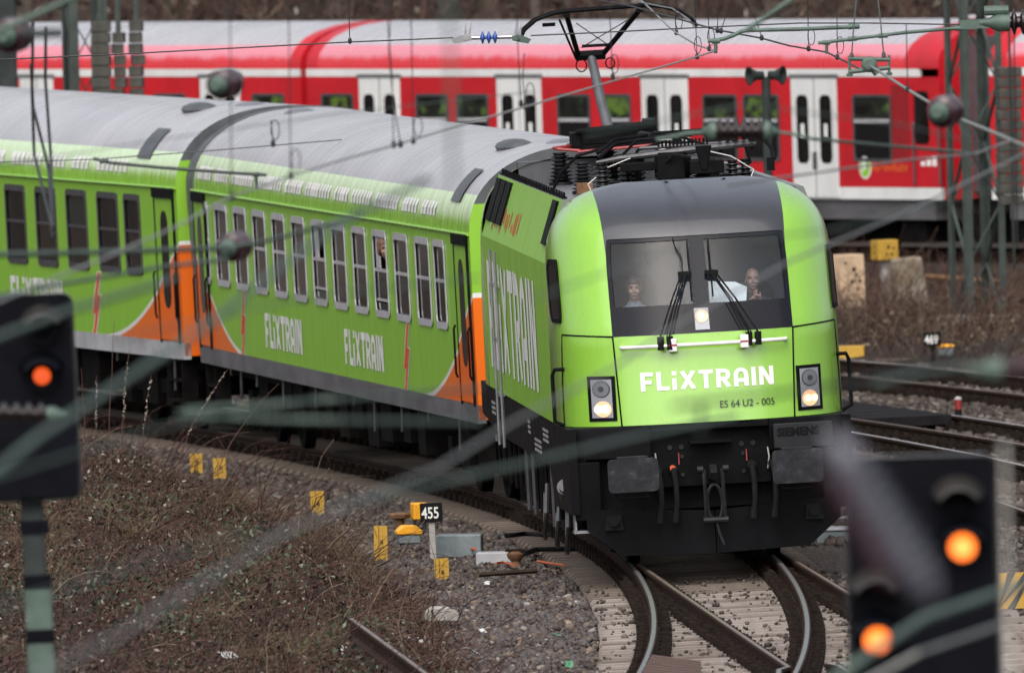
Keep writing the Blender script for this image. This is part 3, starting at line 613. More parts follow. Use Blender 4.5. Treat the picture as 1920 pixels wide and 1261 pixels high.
for sx in (-1, 1):
    mb = MB(); mb.prism(rrect(0.53, 0.35, 0.05, 4, sx * 0.86, 1.03), lambda u, v, w: Vector((u, w, v)), 0.04, 0)
    mb.lathe((sx * 0.86, 0.04, 1.03), (0, 1, 0), [(0, 0.16), (0.1, 0.12), (0.3, 0.12), (0.3, 0.17), (0.62, 0.17)], 16, 1)
    mb.box(sx * 0.86 - 0.16, sx * 0.86 + 0.16, 0.02, 0.25, 1.207, 1.222, 0)
    mb.tube([(sx * 0.86 - 0.2, 0.05, 0.86), (sx * 0.86 - 0.16, 0.07, 0.80), (sx * 0.86 + 0.16, 0.07, 0.80), (sx * 0.86 + 0.2, 0.05, 0.86)], 0.014, 6, 1)
    mb.build('buffer', ['buffer_face', 'black_paint'], loco, True)
    mb = MB(); mb.prism([(sx * 0.97, 0.60), (sx * 1.12, 0.60), (sx * 1.15, 0.44), (sx * 0.95, 0.44)][:: sx], lambda u, v, w: Vector((u, 0.72 + w, v)), 0.03); mb.lathe((sx * 1.05, 0.72, 0.53), (0, -1, 0), [(0, 0.05), (0.04, 0.05)], 10)
    mb.build('jumper_socket', 'rubber', loco)
mb = MB(); mb.prism([(0.30, 1.00), (0.50, 1.08), (0.8, 1.06), (0.8, 0.92), (0.5, 0.93), (0.42, 0.98), (0.36, 0.92)], lambda u, v, w: Vector((w - 0.035, u, v)), 0.07)
for x in (-0.095, 0.095): mb.tube([(x, 0.5, 1.03), (x, 0.42, 0.75), (x * 1.05, 0.46, 0.50)], 0.022, 6); mb.lathe((x * 1.4, 0.5, 1.03), (1, 0, 0), [(-0.03, 0.04), (0.03, 0.04)], 10)
mb.tube([(-0.13, 0.44, 0.5), (0.13, 0.44, 0.5)], 0.035, 8); mb.tube([(0, 0.46, 0.52), (0.03, 0.40, 0.36), (0.07, 0.38, 0.24)], 0.013, 6)
mb.tube([(0.1 * math.cos(a) * 0.8, 0.44, 0.68 + 0.19 * math.sin(a)) for a in [2 * math.pi * k / 16 for k in range(17)]], 0.02, 6)
mb.build('screw_coupling', 'buffer_steel', loco, True)
for x, s_ in ((-0.40, 1), (0.42, 1), (0.64, 1), (-0.56, -1)):
    z = 1.05; mb = MB(); mb.tube([(x, 0.72, z), (x, 0.6, z - .03), (x + .01, 0.55, z - .15), (x + .01, 0.53, z - 0.35), (x - .01, 0.52, z - .48)], 0.03, 8); mb.lathe((x, 0.78, z), (0, -1, 0), [(0, 0.05), (0.1, 0.05), (0.1, 0.03)], 8)
    mb.tube([(x - .01, 0.52, z - .46), (x - .02, 0.51, z - .56)], 0.038, 8); mb.build('brake_hose', 'rubber', loco, True)
MB().lathe((-0.41, 0.69, 1.06), (0, -1, 0), [(0, 0.03), (0.03, 0.03)], 8).build('hose_cap', 'decal_orange', loco)
for x, m_, z in ((-0.335, 'red_bar', 1.17), (0.375, 'red_bar', 1.17)): MB().box(x - .006, x + .006, 0.74, 0.76, z - .08, z + .04).build('cock_handle', m_, loco)
for x in (-0.58, 0.60): MB().tube([(x, 0.75, 1.22), (x + .01, 0.73, 1.12), (x - .01, 0.73, 1.0)], 0.008, 5).build('cock_handle', 'post_pale', loco)
for sx in (-1, 1):
    mb = MB(); mb.box(sx * 1.36 - .1, sx * 1.36 + .1, 0.9, 1.2, 0.42, 0.45); mb.box(sx * 1.44 - .01, sx * 1.44 + .01, 0.9, 1.2, 0.43, 0.9); mb.build('step', 'steel', loco)
    MB().tube([(sx * 1.33, 0.92, 1.36), (sx * 1.33, 0.90, 1.2)], 0.012, 6).build('lamp_iron', 'steel', loco)
# ------------------------------------------------------------------ roof equipment
def insul(mb, x, y, z, h, r, n=7, mi=0):
    prof = [(0, r * .9), (0.03, r * .9)]
    for k in range(n):
        t = 0.04 + (h - 0.06) * k / n; dt = (h - 0.06) / n; q = 1 - 0.35 * k / n; prof += [(t, r * .55 * q), (t + dt * .45, r * 1.0 * q), (t + dt * .6, r * .95 * q), (t + dt * .75, r * .55 * q)]
    prof += [(h - 0.02, r * .5), (h, r * .5)]; mb.lathe((x, y, z), (0, 0, 1), prof, 12, mi)
DZ = 3.722
for (x, y, h, r) in [(-0.62, 15.5, 0.36, .15), (0.62, 15.5, 0.36, .15), (-0.05, 16.0, 0.36, .15), (-0.62, 11.0, .34, .14), (-0.15, 9.8, .40, .13), (-0.74, 4.9, .42, .11), (-0.47, 5.2, .42, .12), (-0.28, 6.2, .40, .13), (-0.12, 4.6, .36, .12), (0.12, 4.7, .34, .13), (0.30, 4.6, .36, .15), (0.47, 5.4, .40, .12), (0.64, 4.8, .42, .11), (0.79, 5.0, .42, .11), (0.5, 7.4, .4, .13), (-0.6, 7.6, .4, .13)]:
    mb = MB(); insul(mb, x, y, DZ, h, r); mb.build('insulator', 'insulator_black', loco, True)
mb = MB()
mb.box(-0.55, 0.45, 4.6, 4.95, 4.08, 4.17); mb.box(-0.18, 0.12, 4.5, 4.9, 3.98, 4.24); mb.box(0.16, 0.52, 4.3, 4.7, 4.02, 4.16); mb.box(-0.6, -0.35, 5.1, 5.5, 4.12, 4.2)
mb.lathe((0.0, 4.7, 4.0), (0, 0, 1), [(0, 0.2), (0.2, 0.2), (0.2, 0.16), (0.26, 0.16)], 14); mb.lathe((-0.40, 5.0, 4.14), (0, 0, 1), [(0, .12), (.1, .12), (.12, .06)], 10)
mb.prism([(0.22, 4.32), (0.40, 4.32), (0.34, 4.06), (0.28, 4.06)], lambda u, v, w: Vector((u, 4.28 + w, v)), 0.03)
mb.build('roof_switchgear', 'black_paint', loco, bev=0.01)
mb = MB(); mb.tube([(-0.80, 4.9, 4.19), (-0.55, 4.9, 4.22), (0.2, 4.8, 4.27), (0.75, 4.8, 4.30), (0.9, 4.85, 4.30)], [0.018, 0.03, 0.045, 0.035, 0.02], 8)
mb.tube([(-0.3, 5.5, 4.30), (0.85, 5.3, 4.32)], 0.02, 8); mb.tube([(-0.2, 6.5, 4.2), (0.5, 6.5, 4.22)], 0.025, 8); mb.build('busbar', 'dark_steel', loco, True)
mb = MB()   # folded front pantograph
mb.tube([(-0.75, 5.4, 4.22), (-0.55, 5.6, 4.36), (0.0, 5.9, 4.41), (0.7, 5.9, 4.43), (0.98, 5.5, 4.40), (1.08, 5.1, 4.24), (1.1, 5.0, 4.12)], 0.022, 8)
mb.tube([(-0.7, 6.4, 4.25), (-0.5, 6.6, 4.38), (0.0, 6.9, 4.42), (0.6, 6.9, 4.43), (0.85, 6.5, 4.38), (0.95, 6.3, 4.22)], 0.02, 8)
mb.tube([(-0.1, 6.4, 4.4), (-0.05, 9.5, 4.36)], 0.04, 8); mb.tube([(0.3, 6.4, 4.4), (0.1, 9.5, 4.36)], 0.03, 8); mb.box(1.02, 1.10, 4.95, 5.05, 4.0, 4.14)
for k in range(14): mb.box(-0.12 + k * .04, -0.10 + k * .04, 5.2, 5.25, 4.31, 4.38)
mb.build('folded_pantograph', 'black_paint', loco, True)
for a, b, s_ in (((-0.82, 5.1, 3.80), (-0.45, 4.7, 4.22), -1), ((0.80, 4.9, 3.86), (0.35, 4.6, 4.26), 1)):
    a = Vector(a); b = Vector(b); MB().tube([a, a + Vector((s_ * .07, 0, .16)), a.lerp(b, .45) + Vector((s_ * .03, 0, .14)), b], 0.007, 6).build('white_cable', 'decal_white', loco, True)
mb = MB(); mb.tube([(-1.0, 10.5, 3.75), (-0.9, 10.2, 3.98), (-0.72, 10.0, 4.16), (-0.4, 9.7, 4.24)], 0.018, 6); mb.tube([(-0.2, 9.6, 4.0), (-0.1, 9.3, 4.2), (0.1, 8, 4.3), (0.4, 6.5, 4.3)], 0.018, 6); mb.build('roof_cable', 'rubber', loco, True)
mb = MB(); mb.box(-0.72, -0.55, 10.4, 10.6, 3.73, 3.85); mb.box(-0.3, -0.14, 9.6, 9.8, 3.98, 4.05); mb.build('terminal_block', 'rust_brown', loco)
pan = MB(); pan.box(-0.5, 0.40, 15.0, 16.2, 4.10, 4.16); pan.box(-0.42, 0.36, 15.0, 15.12, 4.16, 4.34); pan.box(-0.50, -0.38, 15.0, 15.6, 4.12, 4.3); pan.box(0.33, 0.44, 15.0, 15.8, 4.15, 4.40); pan.tube([(-0.46, 14.96, 4.31), (0.42, 14.96, 4.36)], 0.035, 8)
pan = pan.build('pantograph', 'black_paint', loco, bev=0.01)
MB().tube([(-0.07, 15.3, 4.3), (-0.12, 15.6, 4.6), (-0.19, 15.9, 5.12)], [0.06, 0.06, 0.052], 10).build('lower_arm', 'rim_grey', pan, True)
mb = MB(); mb.tube([(-0.36, 15.9, 5.13), (-0.03, 15.9, 5.13)], 0.055, 8)
for x0, x1 in ((-0.33, -0.49), (-0.06, 0.33)): mb.tube([(x0, 15.9, 5.13), (x1, 15.0, 5.62)], 0.03, 8)
mb.tube([(-0.36, 15.85, 5.10), (-0.56, 15.1, 5.55)], 0.014, 6); mb.tube([(-0.3, 15.6, 5.24), (0.0, 15.6, 5.24)], 0.02, 6)
mb.tube([(-0.36, 15.4, 5.5), (0.02, 15.8, 5.22)], 0.006, 5); mb.tube([(0.2, 15.4, 5.5), (-0.3, 15.8, 5.22)], 0.006, 5)
mb.tube([(-0.30 + .06 * math.cos(a), 15.95, 5.02 + .07 * math.sin(a)) for a in [k * math.pi / 6 for k in range(13)]], .008, 5); mb.tube([(0.02 + .05 * math.cos(a), 15.95, 5.03 + .06 * math.sin(a)) for a in [k * math.pi / 6 for k in range(13)]], .008, 5)
mb.build('upper_arm', 'black_paint', pan, True)
for y in (14.8, 15.15):
    MB().tube([(-1.02, y, 5.38), (-0.97, y, 5.47), (-0.84, y, 5.57), (-0.66, y, 5.63), (-0.5, y, 5.65), (0.40, y, 5.665), (0.58, y, 5.64), (0.76, y, 5.58), (0.89, y, 5.48), (0.94, y, 5.40)], 0.022, 8).build('collector_strip', 'black_paint', pan, True)
mb = MB(); mb.box(-0.52, -0.46, 14.75, 15.2, 5.58, 5.63); mb.box(0.30, 0.36, 14.75, 15.2, 5.59, 5.64); mb.box(-0.76, -0.62, 14.9, 15.0, 5.49, 5.53); mb.build('head_spring', 'black_paint', pan)
for pts, r_ in (([(-0.55, 5.2, 4.2), (-0.35, 5.0, 4.40), (0.1, 5.0, 4.42), (0.4, 5.0, 4.30)], .016), ([(-0.15, 4.6, 4.1), (0.0, 4.4, 4.24), (0.18, 4.4, 4.20)], .02), ([(0.5, 4.9, 4.2), (0.62, 4.8, 4.36), (0.78, 4.8, 4.30), (0.84, 4.9, 4.1)], .016), ([(-0.74, 5.0, 4.16), (-0.6, 5.0, 4.24), (-0.45, 5.1, 4.18)], .02)): MB().tube(pts, r_, 6).build('roof_cable', 'rubber', loco, True)
for x0, x1, y0, z0, z1 in ((-0.42, -0.30, 5.4, 3.74, 4.1), (-0.06, 0.06, 5.5, 3.74, 4.2), (0.40, 0.52, 5.2, 3.74, 4.12), (0.55, 0.80, 5.6, 3.74, 3.98), (-0.7, -0.5, 6.0, 3.74, 3.95)): MB().box(x0, x1, y0, y0 + .25, z0, z1).build('roof_box', 'black_paint', loco, bev=.01)
MB().tube([(-0.42, 14.95, 4.10), (-0.66, 15.0, 4.13), (-0.70, 15.2, 4.14), (-0.5, 15.3, 4.15)], 0.018, 8).build('red_bar', 'red_bar', loco, True)
MB().tube([(-0.45, 14.9, 4.09), (0.42, 14.9, 4.12)], 0.017, 8).build('red_bar', 'red_bar', loco, True)
# ------------------------------------------------------------------ COACHES
CL = 26.4
ROOF = []
for k in range(15):
    a = math.pi / 2 * k / 14; ROOF.append((-1.41 * max(0, math.cos(a)) ** (2 / 2.3), 3.1 + 0.95 * math.sin(a) ** (2 / 2.15)))
ROOF = ROOF + [(-x, z) for x, z in ROOF[-2::-1]]
def coach(name, label, s0, sillmat, framemat, bright_end, words, zigs, open_w, strap_y):
    loc, rot = veh(s0, CL, 3.7); t = thing(name, label, 'railway coach', loc, rot, 'coaches behind the locomotive'); MX = mtx(loc, rot)
    wins = [(2.25, 3.19)] + [(3.6 + 1.93 * k, 4.84 + 1.93 * k) for k in range(11)] + [(24.85, 25.78)]
    Z0, Z1 = 1.98, 2.97
    # side walls with real openings on the seen side
    mb = MB(); ysx = sorted(set([0.0, CL] + [q for w in wins for q in w])); zsx = [1.17, Z0, Z1, 3.1]
    hole = lambda i, j: i == 1 and any(abs(ysx[j] - w[0]) < 1e-6 for w in wins)
    mb.grid([[Vector((-1.41, y, z)) for y in ysx] for z in zsx], 0, skip=hole)
    mb.add([(1.41, 0, 1.17), (1.41, CL, 1.17), (1.41, CL, 3.1), (1.41, 0, 3.1)], [(0, 1, 2, 3)])
    mb.build('side_wall', 'coach_livery', t)
    for y in (0.0, CL):
        kk = [k for k in range(len(ROOF)) if ROOF[k][1] < 3.5]; kl = [k for k in kk if ROOF[k][0] < 0]; kr = [k for k in kk if ROOF[k][0] > 0]
        out = [(-1.41, 1.0)] + [ROOF[k] for k in kl] + [ROOF[k] for k in kr] + [(1.41, 1.0)]; mb = MB(); mb.add([(x, y, z) for x, z in out], [tuple(range(len(out)))]); mb.build('end_wall', 'coach_livery', t)
        out = ROOF[kl[-1]:kr[0] + 1]; mb = MB(); mb.add([(x, y, z) for x, z in out], [tuple(range(len(out)))]); mb.build('end_wall_top', 'rim_grey', t)
    mb = MB(); ky = [CL * k / 44 for k in range(45)]; mb.grid([[Vector((x, y, z)) for y in ky] for x, z in ROOF], 0, mf=lambda i, j: 1 if min(ROOF[i][1], ROOF[i + 1][1]) < 3.475 else 0)
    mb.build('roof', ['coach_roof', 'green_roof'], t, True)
    mb = MB(); mb.tube([(-1.425, 0, 3.1), (-1.425, CL, 3.1)], 0.018, 6); mb.build('rain_gutter', 'lime_bright', t)
    mb = MB(); mb.box(-1.42, -1.33, 0.0, CL, 0.96, 1.168); mb.box(1.33, 1.42, 0, CL, 0.96, 1.168); mb.build('sole_bar', sillmat, t)
    mb = MB(); mb.box(-0.6, -0.55, 1.4, CL - 1.4, 1.2, 3.1); mb.box(-1.39, 1.39, 0.2, CL - .2, 1.0, 1.05); mb.build('interior', 'interior_dark', t)
    for k, (a, b) in enumerate(wins):
        cy, cz = (a + b) / 2, (Z0 + Z1) / 2; w, h = b - a, Z1 - Z0; mb = MB(); f3 = lambda u, v, e: Vector((-1.416 - e, u, v))
        ringframe(mb, rrect(w + .02, h + .03, .10, 3, cy, cz), rrect(w - .08, h - .13, .07, 3, cy, cz), f3, 0.012)
        mb.box(-1.412, -1.385, a, b, cz + 0.02, cz + 0.055)
        fr = mb.build('window', framemat, t)
        if k in open_w:
            mb = MB(); mb.box(-1.40, -1.39, a + .05, b - .05, Z0 + .18, cz + .02); mb.build('pane', 'glass_dark', fr)
            mb = MB(); mb.box(-1.405, -1.385, a, b, Z0 + .17, Z0 + .20); mb.box(-1.405, -1.385, b - .42, b - .14, cz + .06, Z1 - .08); mb.build('sash', framemat, fr)
            mb = MB(); mb.box(-1.40, -1.39, a + .05, b - .05, Z0 + .05, Z0 + .15); mb.build('pane', 'glass_dark', fr)
        else:
            for za, zb in ((Z0 + .05, cz + .02), (cz + .055, Z1 - .05)):
                mb = MB(); mb.box(-1.40, -1.39, a + .04, b - .04, za, zb); mb.build('pane', random.choice(['glass_grey', 'glass_grey', 'glass_dark']) if za > 2.3 else random.choice(['glass_dark', 'glass_brown']), fr)
    # end doors
    for near in (True, False):
        ya, yb = (0.22, 1.25) if near else (CL - 1.25, CL - 0.22)
        mb = MB(); mb.box(-1.432, -1.41, ya, yb, 1.19, 3.02); d = mb.build('door', 'coach_livery', t)
        mb = MB(); f3 = lambda u, v, e: Vector((-1.4335 - e, u, v)); cy = (ya + yb) / 2
        mb.prism(rrect(0.42, 1.22, 0.18, 4, cy, 2.2), f3, 0.003); mb.build('door_window', 'glass_dark', d)
        mb = MB()
        for y in (ya - .03, yb + .03): mb.box(-1.440, -1.41, y - .018, y + .018, 1.15, 3.05)
        mb.box(-1.46, -1.41, ya - .06, yb + .06, 2.97, 3.09); mb.build('door_frame', 'seam_black', d)
        mb = MB(); mb.tube([(-1.45, ya - .1, 2.05), (-1.47, ya - .1, 2.0), (-1.47, ya - .1, 1.5), (-1.45, ya - .1, 1.45)], .014, 6); mb.tube([(-1.45, yb + .1, 2.05), (-1.47, yb + .1, 2.0), (-1.47, yb + .1, 1.5), (-1.45, yb + .1, 1.45)], .014, 6); mb.build('grab_rail', 'black_paint', d)
        mb = MB()
        for k in range(3): mb.box(-1.43 + .04 * k, -1.15, ya + .1, yb - .1, 0.42 + .25 * k, 0.45 + .25 * k)
        for y in (ya + .08, yb - .1): mb.box(-1.40, -1.2, y, y + .03, 0.42, 1.0)
        mb.build('entry_step', 'under_black', t)
    # gangway ring and end posts
    mb = MB(); ro = [(-1.30, 1.05)] + [(x * .965, 3.1 + (z - 3.1) * .93) for x, z in ROOF] + [(1.30, 1.05)]
    mb.grid([[Vector((x, y, z)) for x, z in ro] for y in (CL, CL + .25, CL + .3, CL + .75, CL + .8, CL + 1.1)]); mb.build('gangway', 'rim_grey', t, True)
    mb = MB(); mb.grid([[Vector((x * q, y, 3.1 + (z - 3.1) * q)) for x, z in ROOF] for y, q in ((CL - .14, 1.002), (CL - .14, 1.015), (CL + .05, 1.015), (CL + .05, 0.97))]); mb.build('roof_end_rim', 'rim_grey', t, True)
    # lettering on the side
    f4 = lambda u, v, e: Vector((-1.41 - e, -u, v))
    for (ya, yb, za, zb) in words:
        mb = MB(); word(mb, 'FLiXTRAIN', -yb, -ya, za, zb, f4, t=.22, sub=4); mb.build('side_lettering', 'decal_white', t)
    for y in zigs:
        for ww, m_, e in ((.05, 'decal_white', .004), (0.0, 'decal_orange', .008)):
            mb = MB()
            for (a0, z0, a1, z1) in ((y - .05, 1.95, y + .42, 1.42), (y + .0, 1.66, y + .45, 1.15)):
                q = [(a0 - .085 - ww, z0 + ww * .2), (a0 + .085 + ww, z0 + ww * .2), (a1 + .085 + ww, z1 - ww * .2), (a1 - .085 - ww, z1 - ww * .2)]; mb.add([(-1.41 - e, u, v) for u, v in q], [(0, 1, 2, 3)])
            mb.build('zigzag_stripe', m_, t)
    # pale slogan blocks on the lower roof (unreadable in the photo)
    mb = MB(); y = 3.0
    while y < CL - 1.5:
        n = random.randint(4, 9)
        for k in range(n):
            i = 2; w_ = random.uniform(.14, .24); P1 = Vector((ROOF[1][0] - .004, 0, ROOF[1][1] + .03)); P2 = Vector((ROOF[3][0] - .006, 0, ROOF[3][1] - .02)); mid = Vector((ROOF[2][0] - .012, 0, ROOF[2][1] + .002)); yy = y + k * .27
            mb.grid([[p_ + Vector((0, yy, 0)), p_ + Vector((0, yy + w_, 0))] for p_ in (P1, mid, P2)])
        y += n * .27 + random.uniform(.25, .5)
    mb.build('roof_lettering', 'decal_white', t)
    # roof hatch straps and vents
    for y in (strap_y,):
        mb = MB(); idx = [k for k in range(len(ROOF)) if ROOF[k][0] < -0.7 and 3.38 < ROOF[k][1] < 3.80]
        mb.grid([[Vector((ROOF[k][0] * 1.014, y_, 3.1 + (ROOF[k][1] - 3.1) * 1.014)) for y_ in (y, y + .78)] for k in idx]); mb.build('roof_strap', 'rim_grey', t, True)
    for x, y in ((-0.5, 2.6), (-0.1, 1.4), (-0.25, CL - 2.0)):
        mb = MB(); mb.ball((x, y, 4.0), .22, .5, .09, 12, 6); mb.build('roof_vent', 'rim_grey' if x < -.3 else 'steel', t, True)
    # running gear
    mb = MB(); mb.box(-1.1, 1.1, 0.4, CL - .4, .80, .98)
    for k in range(10):
        y = 6.2 + k * 1.4 + random.uniform(-.2, .2); mb.box(-1.25, -.5, y, y + random.uniform(.5, 1.1), random.uniform(.35, .6), .96)
    mb.build('underframe', 'under_black', t)
    mb = MB()
    for k in range(9):
        y = 1.6 + k * 2.7 + random.uniform(-.8, .8); mb.tube([(-1.36, y, .97), (-1.37, y + .02, random.uniform(.55, .85))], .02, 5)
    mb.build('hanging_pipes', 'dark_steel', t)
    for by in (3.7, CL - 3.7):
        mb = MB()
        for sx in (-1, 1): mb.box(sx * 1.0 - .06, sx * 1.0 + .06, by - 1.7, by + 1.7, .45, .62); mb.box(sx * 1.0 - .1, sx * 1.0 + .1, by - .45, by + .45, .3, .8)
        for wy in (-1.25, 1.25): mb.box(-1.12, -.9, by + wy - .18, by + wy + .18, .3, .66); mb.box(.9, 1.12, by + wy - .18, by + wy + .18, .3, .66)
        bo = mb.build('bogie', 'under_black', t)
        for wy in (-1.25, 1.25):
            mb = MB()
            for sx in (-1, 1): mb.lathe((sx * .68, by + wy, .46), (sx, 0, 0), [(0, .49), (.03, .49), (.03, .46), (.13, .455), (.13, .36), (.1, .33), (.1, .08)], 20)
            mb.tube([(-.7, by + wy, .46), (.7, by + wy, .46)], .08, 8); mb.build('wheelset', 'under_black', bo, True)
    return t, MX
coach1, C1M = coach('railway_coach', 'lime green coach coupled straight behind the locomotive, white lettering twice under its silver windows', 20.65, 'sill_grey', 'silver_frame', True, [(8.3, 11.9, 1.32, 1.74), (16.0, 19.6, 1.32, 1.74)], (5.95, 21.6), (3, 6), 1.1)
coach2, C2M = coach('railway_coach', 'lime green coach at the left edge with dark window frames and a pale grey sill', 48.42, 'sill_pale', 'dark_frame', True, [(7.3, 10.6, 1.38, 1.80)], (5.0,), (), 1.75)
# ------------------------------------------------------------------ RED SUBURBAN TRAIN (x towards the camera side is -x, y back along the car from its right-hand end)
RPROF = [(-1.45, 2.74), (-1.44, 2.92), (-1.40, 3.08), (-1.30, 3.26), (-1.14, 3.42), (-0.92, 3.55), (-0.62, 3.66), (-0.3, 3.72), (0, 3.74)]
RPROF = [(x, 2.74 + (z - 2.74) * .70) for x, z in RPROF]
RPROF = RPROF + [(-x, z) for x, z in RPROF[-2::-1]]
def red_car(label, A, B, doors, windows, cab, zoff=0.0, vents=True):
    """A: right-hand end, B: left-hand end of the near side's top edge (z=2.72), world"""
    d = B - A; L = math.hypot(d.x, d.y); t_ = math.atan2(-d.x, d.y); ez = A.z - 2.62
    b = Vector((-math.sin(t_), math.cos(t_), 0)); n = Vector((math.cos(t_), math.sin(t_), 0))
    rx = math.atan2(B.z - A.z, L)
    t = thing('suburban_train_car', label, 'train car', Vector((A.x, A.y, ez)) + n * 1.45, (rx, R(-0.4), t_), 'cars of the red suburban train')
    mb = MB(); mb.add([(-1.45, 0, .98), (-1.45, L, .98), (-1.45, L, 2.62), (-1.45, 0, 2.62)], [(0, 1, 2, 3)], 0); mb.add([(1.45, 0, .8), (1.45, L, .8), (1.45, L, 2.74), (1.45, 0, 2.74)], [(0, 1, 2, 3)], 0)
    mb.build('side_wall', 'train_red', t)
    mb = MB(); mb.box(-1.455, -1.40, 0.55 if cab else 0, L, 2.622, 2.738); mb.build('eave_stripe', 'train_white', t)
    mb = MB(); mb.box(-1.452, -1.40, 0, L, .80, .978); mb.build('sill_stripe', 'train_white', t)
    ys = [0, .02, .31, .32, .95, .96] + [L * k / 20 for k in range(2, 20)] + [L - .36, L - .35, L]
    mb = MB(); mb.grid([[Vector((x, y, z)) for y in ys] for x, z in RPROF], 0, mf=lambda i, j: 2 if (ys[j] < (.955 if cab else .32) or ys[j] >= L - .352) else (1 if max(RPROF[i][1], RPROF[i + 1][1]) < 3.12 else 0))
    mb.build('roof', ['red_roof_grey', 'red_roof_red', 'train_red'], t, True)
    for y in (0, L):
        out = [(-1.45, .8)] + RPROF + [(1.45, .8)]; mb = MB(); mb.add([(x, y, z) for x, z in out], [tuple(range(len(out)))]); mb.build('end_wall', 'train_red', t)
    mb = MB(); mb.box(-1.38, 1.38, .3, L - .3, .50, .8); mb.build('skirt', 'sill_grey', t)
    mb = MB(); mb.box(-.9, .9, -.35, 0, .9, 3.2); mb.build('gangway', 'rim_grey', t)
    mb = MB()
    for k in range(9): mb.box(-1.25, 1.2, .8 + k * L / 9, 1.5 + k * L / 9, .15, .6)
    for wy in (2.6, 4.9, L - 4.9, L - 2.6):
        mb.lathe((-.75, wy, .43), (-1, 0, 0), [(0, .43), (.12, .43), (.12, .1)], 18)
    mb.build('running_gear', 'under_black', t)
    f3 = lambda u, v, e: Vector((-1.452 - e, u, v))
    for (ya, yb) in doors:
        ym = (ya + yb) / 2
        mb = MB(); mb.box(-1.475, -1.45, ya - .05, yb + .05, 2.60, 2.66); rail = mb.build('door_rail', 'steel', t)
        for a, b_, hside in ((ya, ym - .015, 1), (ym + .015, yb, -1)):
            mb = MB(); mb.box(-1.468, -1.451, a, b_, .82, 2.60); dl = mb.build('door_leaf', 'train_white', t, bev=.006)
            c = (a + b_) / 2; mb = MB(); mb.prism(rrect((b_ - a) * .52, 1.02, .1, 4, c, 1.84), lambda u, v, e: Vector((-1.4685 - e, u, v)), .004); mb.build('door_window', 'glass_dark', dl); MB().box(c - .07, c + .06, 0, 0, 0, 0) if False else None; dw = MB(); dw.add([(-1.4735, c - .05, 1.72), (-1.4735, c + .05, 1.72), (-1.4735, c + .05, 1.92), (-1.4735, c - .05, 1.92)], [(0, 1, 2, 3)]); dw.build('notice', 'paper_white', dl)
            mb = MB(); mb.box(-1.478, -1.4685, (b_ if hside > 0 else a) - .05, (b_ if hside > 0 else a) + .05, 1.24, 1.5); mb.build('door_handle', 'steel', dl)
        mb = MB(); mb.box(-1.462, -1.4515, ym - .012, ym + .012, .82, 2.60); mb.build('door_gap', 'rubber', t)
    for (ya, yb, za, zb) in windows:
        cy, cz = (ya + yb) / 2, (za + zb) / 2; w, h = yb - ya, zb - za
        mb = MB(); ringframe(mb, rrect(w, h, .06, 3, cy, cz), rrect(w - .10, h - .09, .04, 3, cy, cz), f3, .014)
        tz = za + h * .60; mb.box(-1.464, -1.4525, ya + .03, yb - .03, tz - .035, tz + .035); fr = mb.build('window', 'dark_frame', t)
        mb = MB(); mb.add([f3(u, v, .003) for u, v in rrect(w - .09, h - .08, .04, 3, cy, cz)], [tuple(range(16))]); mb.build('pane', 'glass_saloon', fr)
        mb = MB(); mb.box(-1.470, -1.4645, ya + .05, yb - .05, tz - .02, tz + .03); mb.build('transom', 'silver_frame', fr)
    return t, L
# near-side top edge of each car, read along the white eave stripe
A1 = W(1762, 143, 343.6); B1 = W(577, 142.5, 359.6)
def ty(px, A=A1, B=B1):      # photo column -> metres along the car
    lo_, hi_ = -4.0, 60.0; d = (B - A); L = math.hypot(d.x, d.y)
    for _ in range(50):
        m_ = (lo_ + hi_) / 2; q = A + d * (m_ / L); v = q - EYE; x = 960 + FPX * v.dot(_R) / v.dot(_F)
        if x > px: lo_ = m_
        else: hi_ = m_
    return (lo_ + hi_) / 2
dr = [(ty(b), ty(a)) for a, b in ((676, 752), (934, 1017), (1205, 1292), (1486, 1571))]
wi = [(ty(b), ty(a), 1.36, 2.36) for a, b in ((604, 664), (781, 842), (857, 917), (1046, 1108), (1132, 1184), (1319, 1383), (1395, 1462), (1600, 1672))]
wi[-1] = (wi[-1][0], wi[-1][1], 1.36, 2.36)
red1, L1 = red_car('red suburban train car with four pairs of white doors, behind the locomotive roof', A1, B1, dr, wi, True)
# cab end details
mb = MB(); f3 = lambda u, v, e: Vector((-1.452 - e, u, v)); y0, y1 = ty(1742), ty(1716); mb.prism(rrect(y1 - y0, .78, .08, 4, (y0 + y1) / 2, 2.02), f3, .01); mb.build('cab_window', 'glass_dark', red1)
mb = MB(); mb.box(-1.456, -1.4505, ty(1705), ty(1672), 1.40, 2.50); mb.build('vent_panel', 'train_red_dark', red1)
mb = MB()
for px in (1716, 1764): mb.tube([(-1.47, ty(px), 1.95), (-1.49, ty(px), 1.9), (-1.49, ty(px), 1.05), (-1.47, ty(px), 1.0)], .016, 6)
mb.build('grab_rail', 'dark_frame', red1)
for px in (1712, 1766): MB().box(-1.4545, -1.4505, ty(px) - .012, ty(px) + .012, .99, 2.5).build('door_gap', 'train_red_dark', red1)
mb = MB(); cy = ty(1620); mb.lathe((-1.451, cy, 1.27), (-1, 0, 0), [(0, .17), (.004, .17)], 20); em = mb.build('emblem', 'decal_white', red1)
mb = MB(); mb.lathe((-1.4555, cy, 1.27), (-1, 0, 0), [(0, .14), (.003, .14)], 20); mb.build('emblem_disc', 'lime_bright', em)
mb = MB(); textmesh(mb, 'S', lambda u, v, e: Vector((-1.459 - e, cy + .07 - u, v)), 0, 1.19, .16, .002, bold=.02); mb.build('emblem_letter', 'decal_white', em)
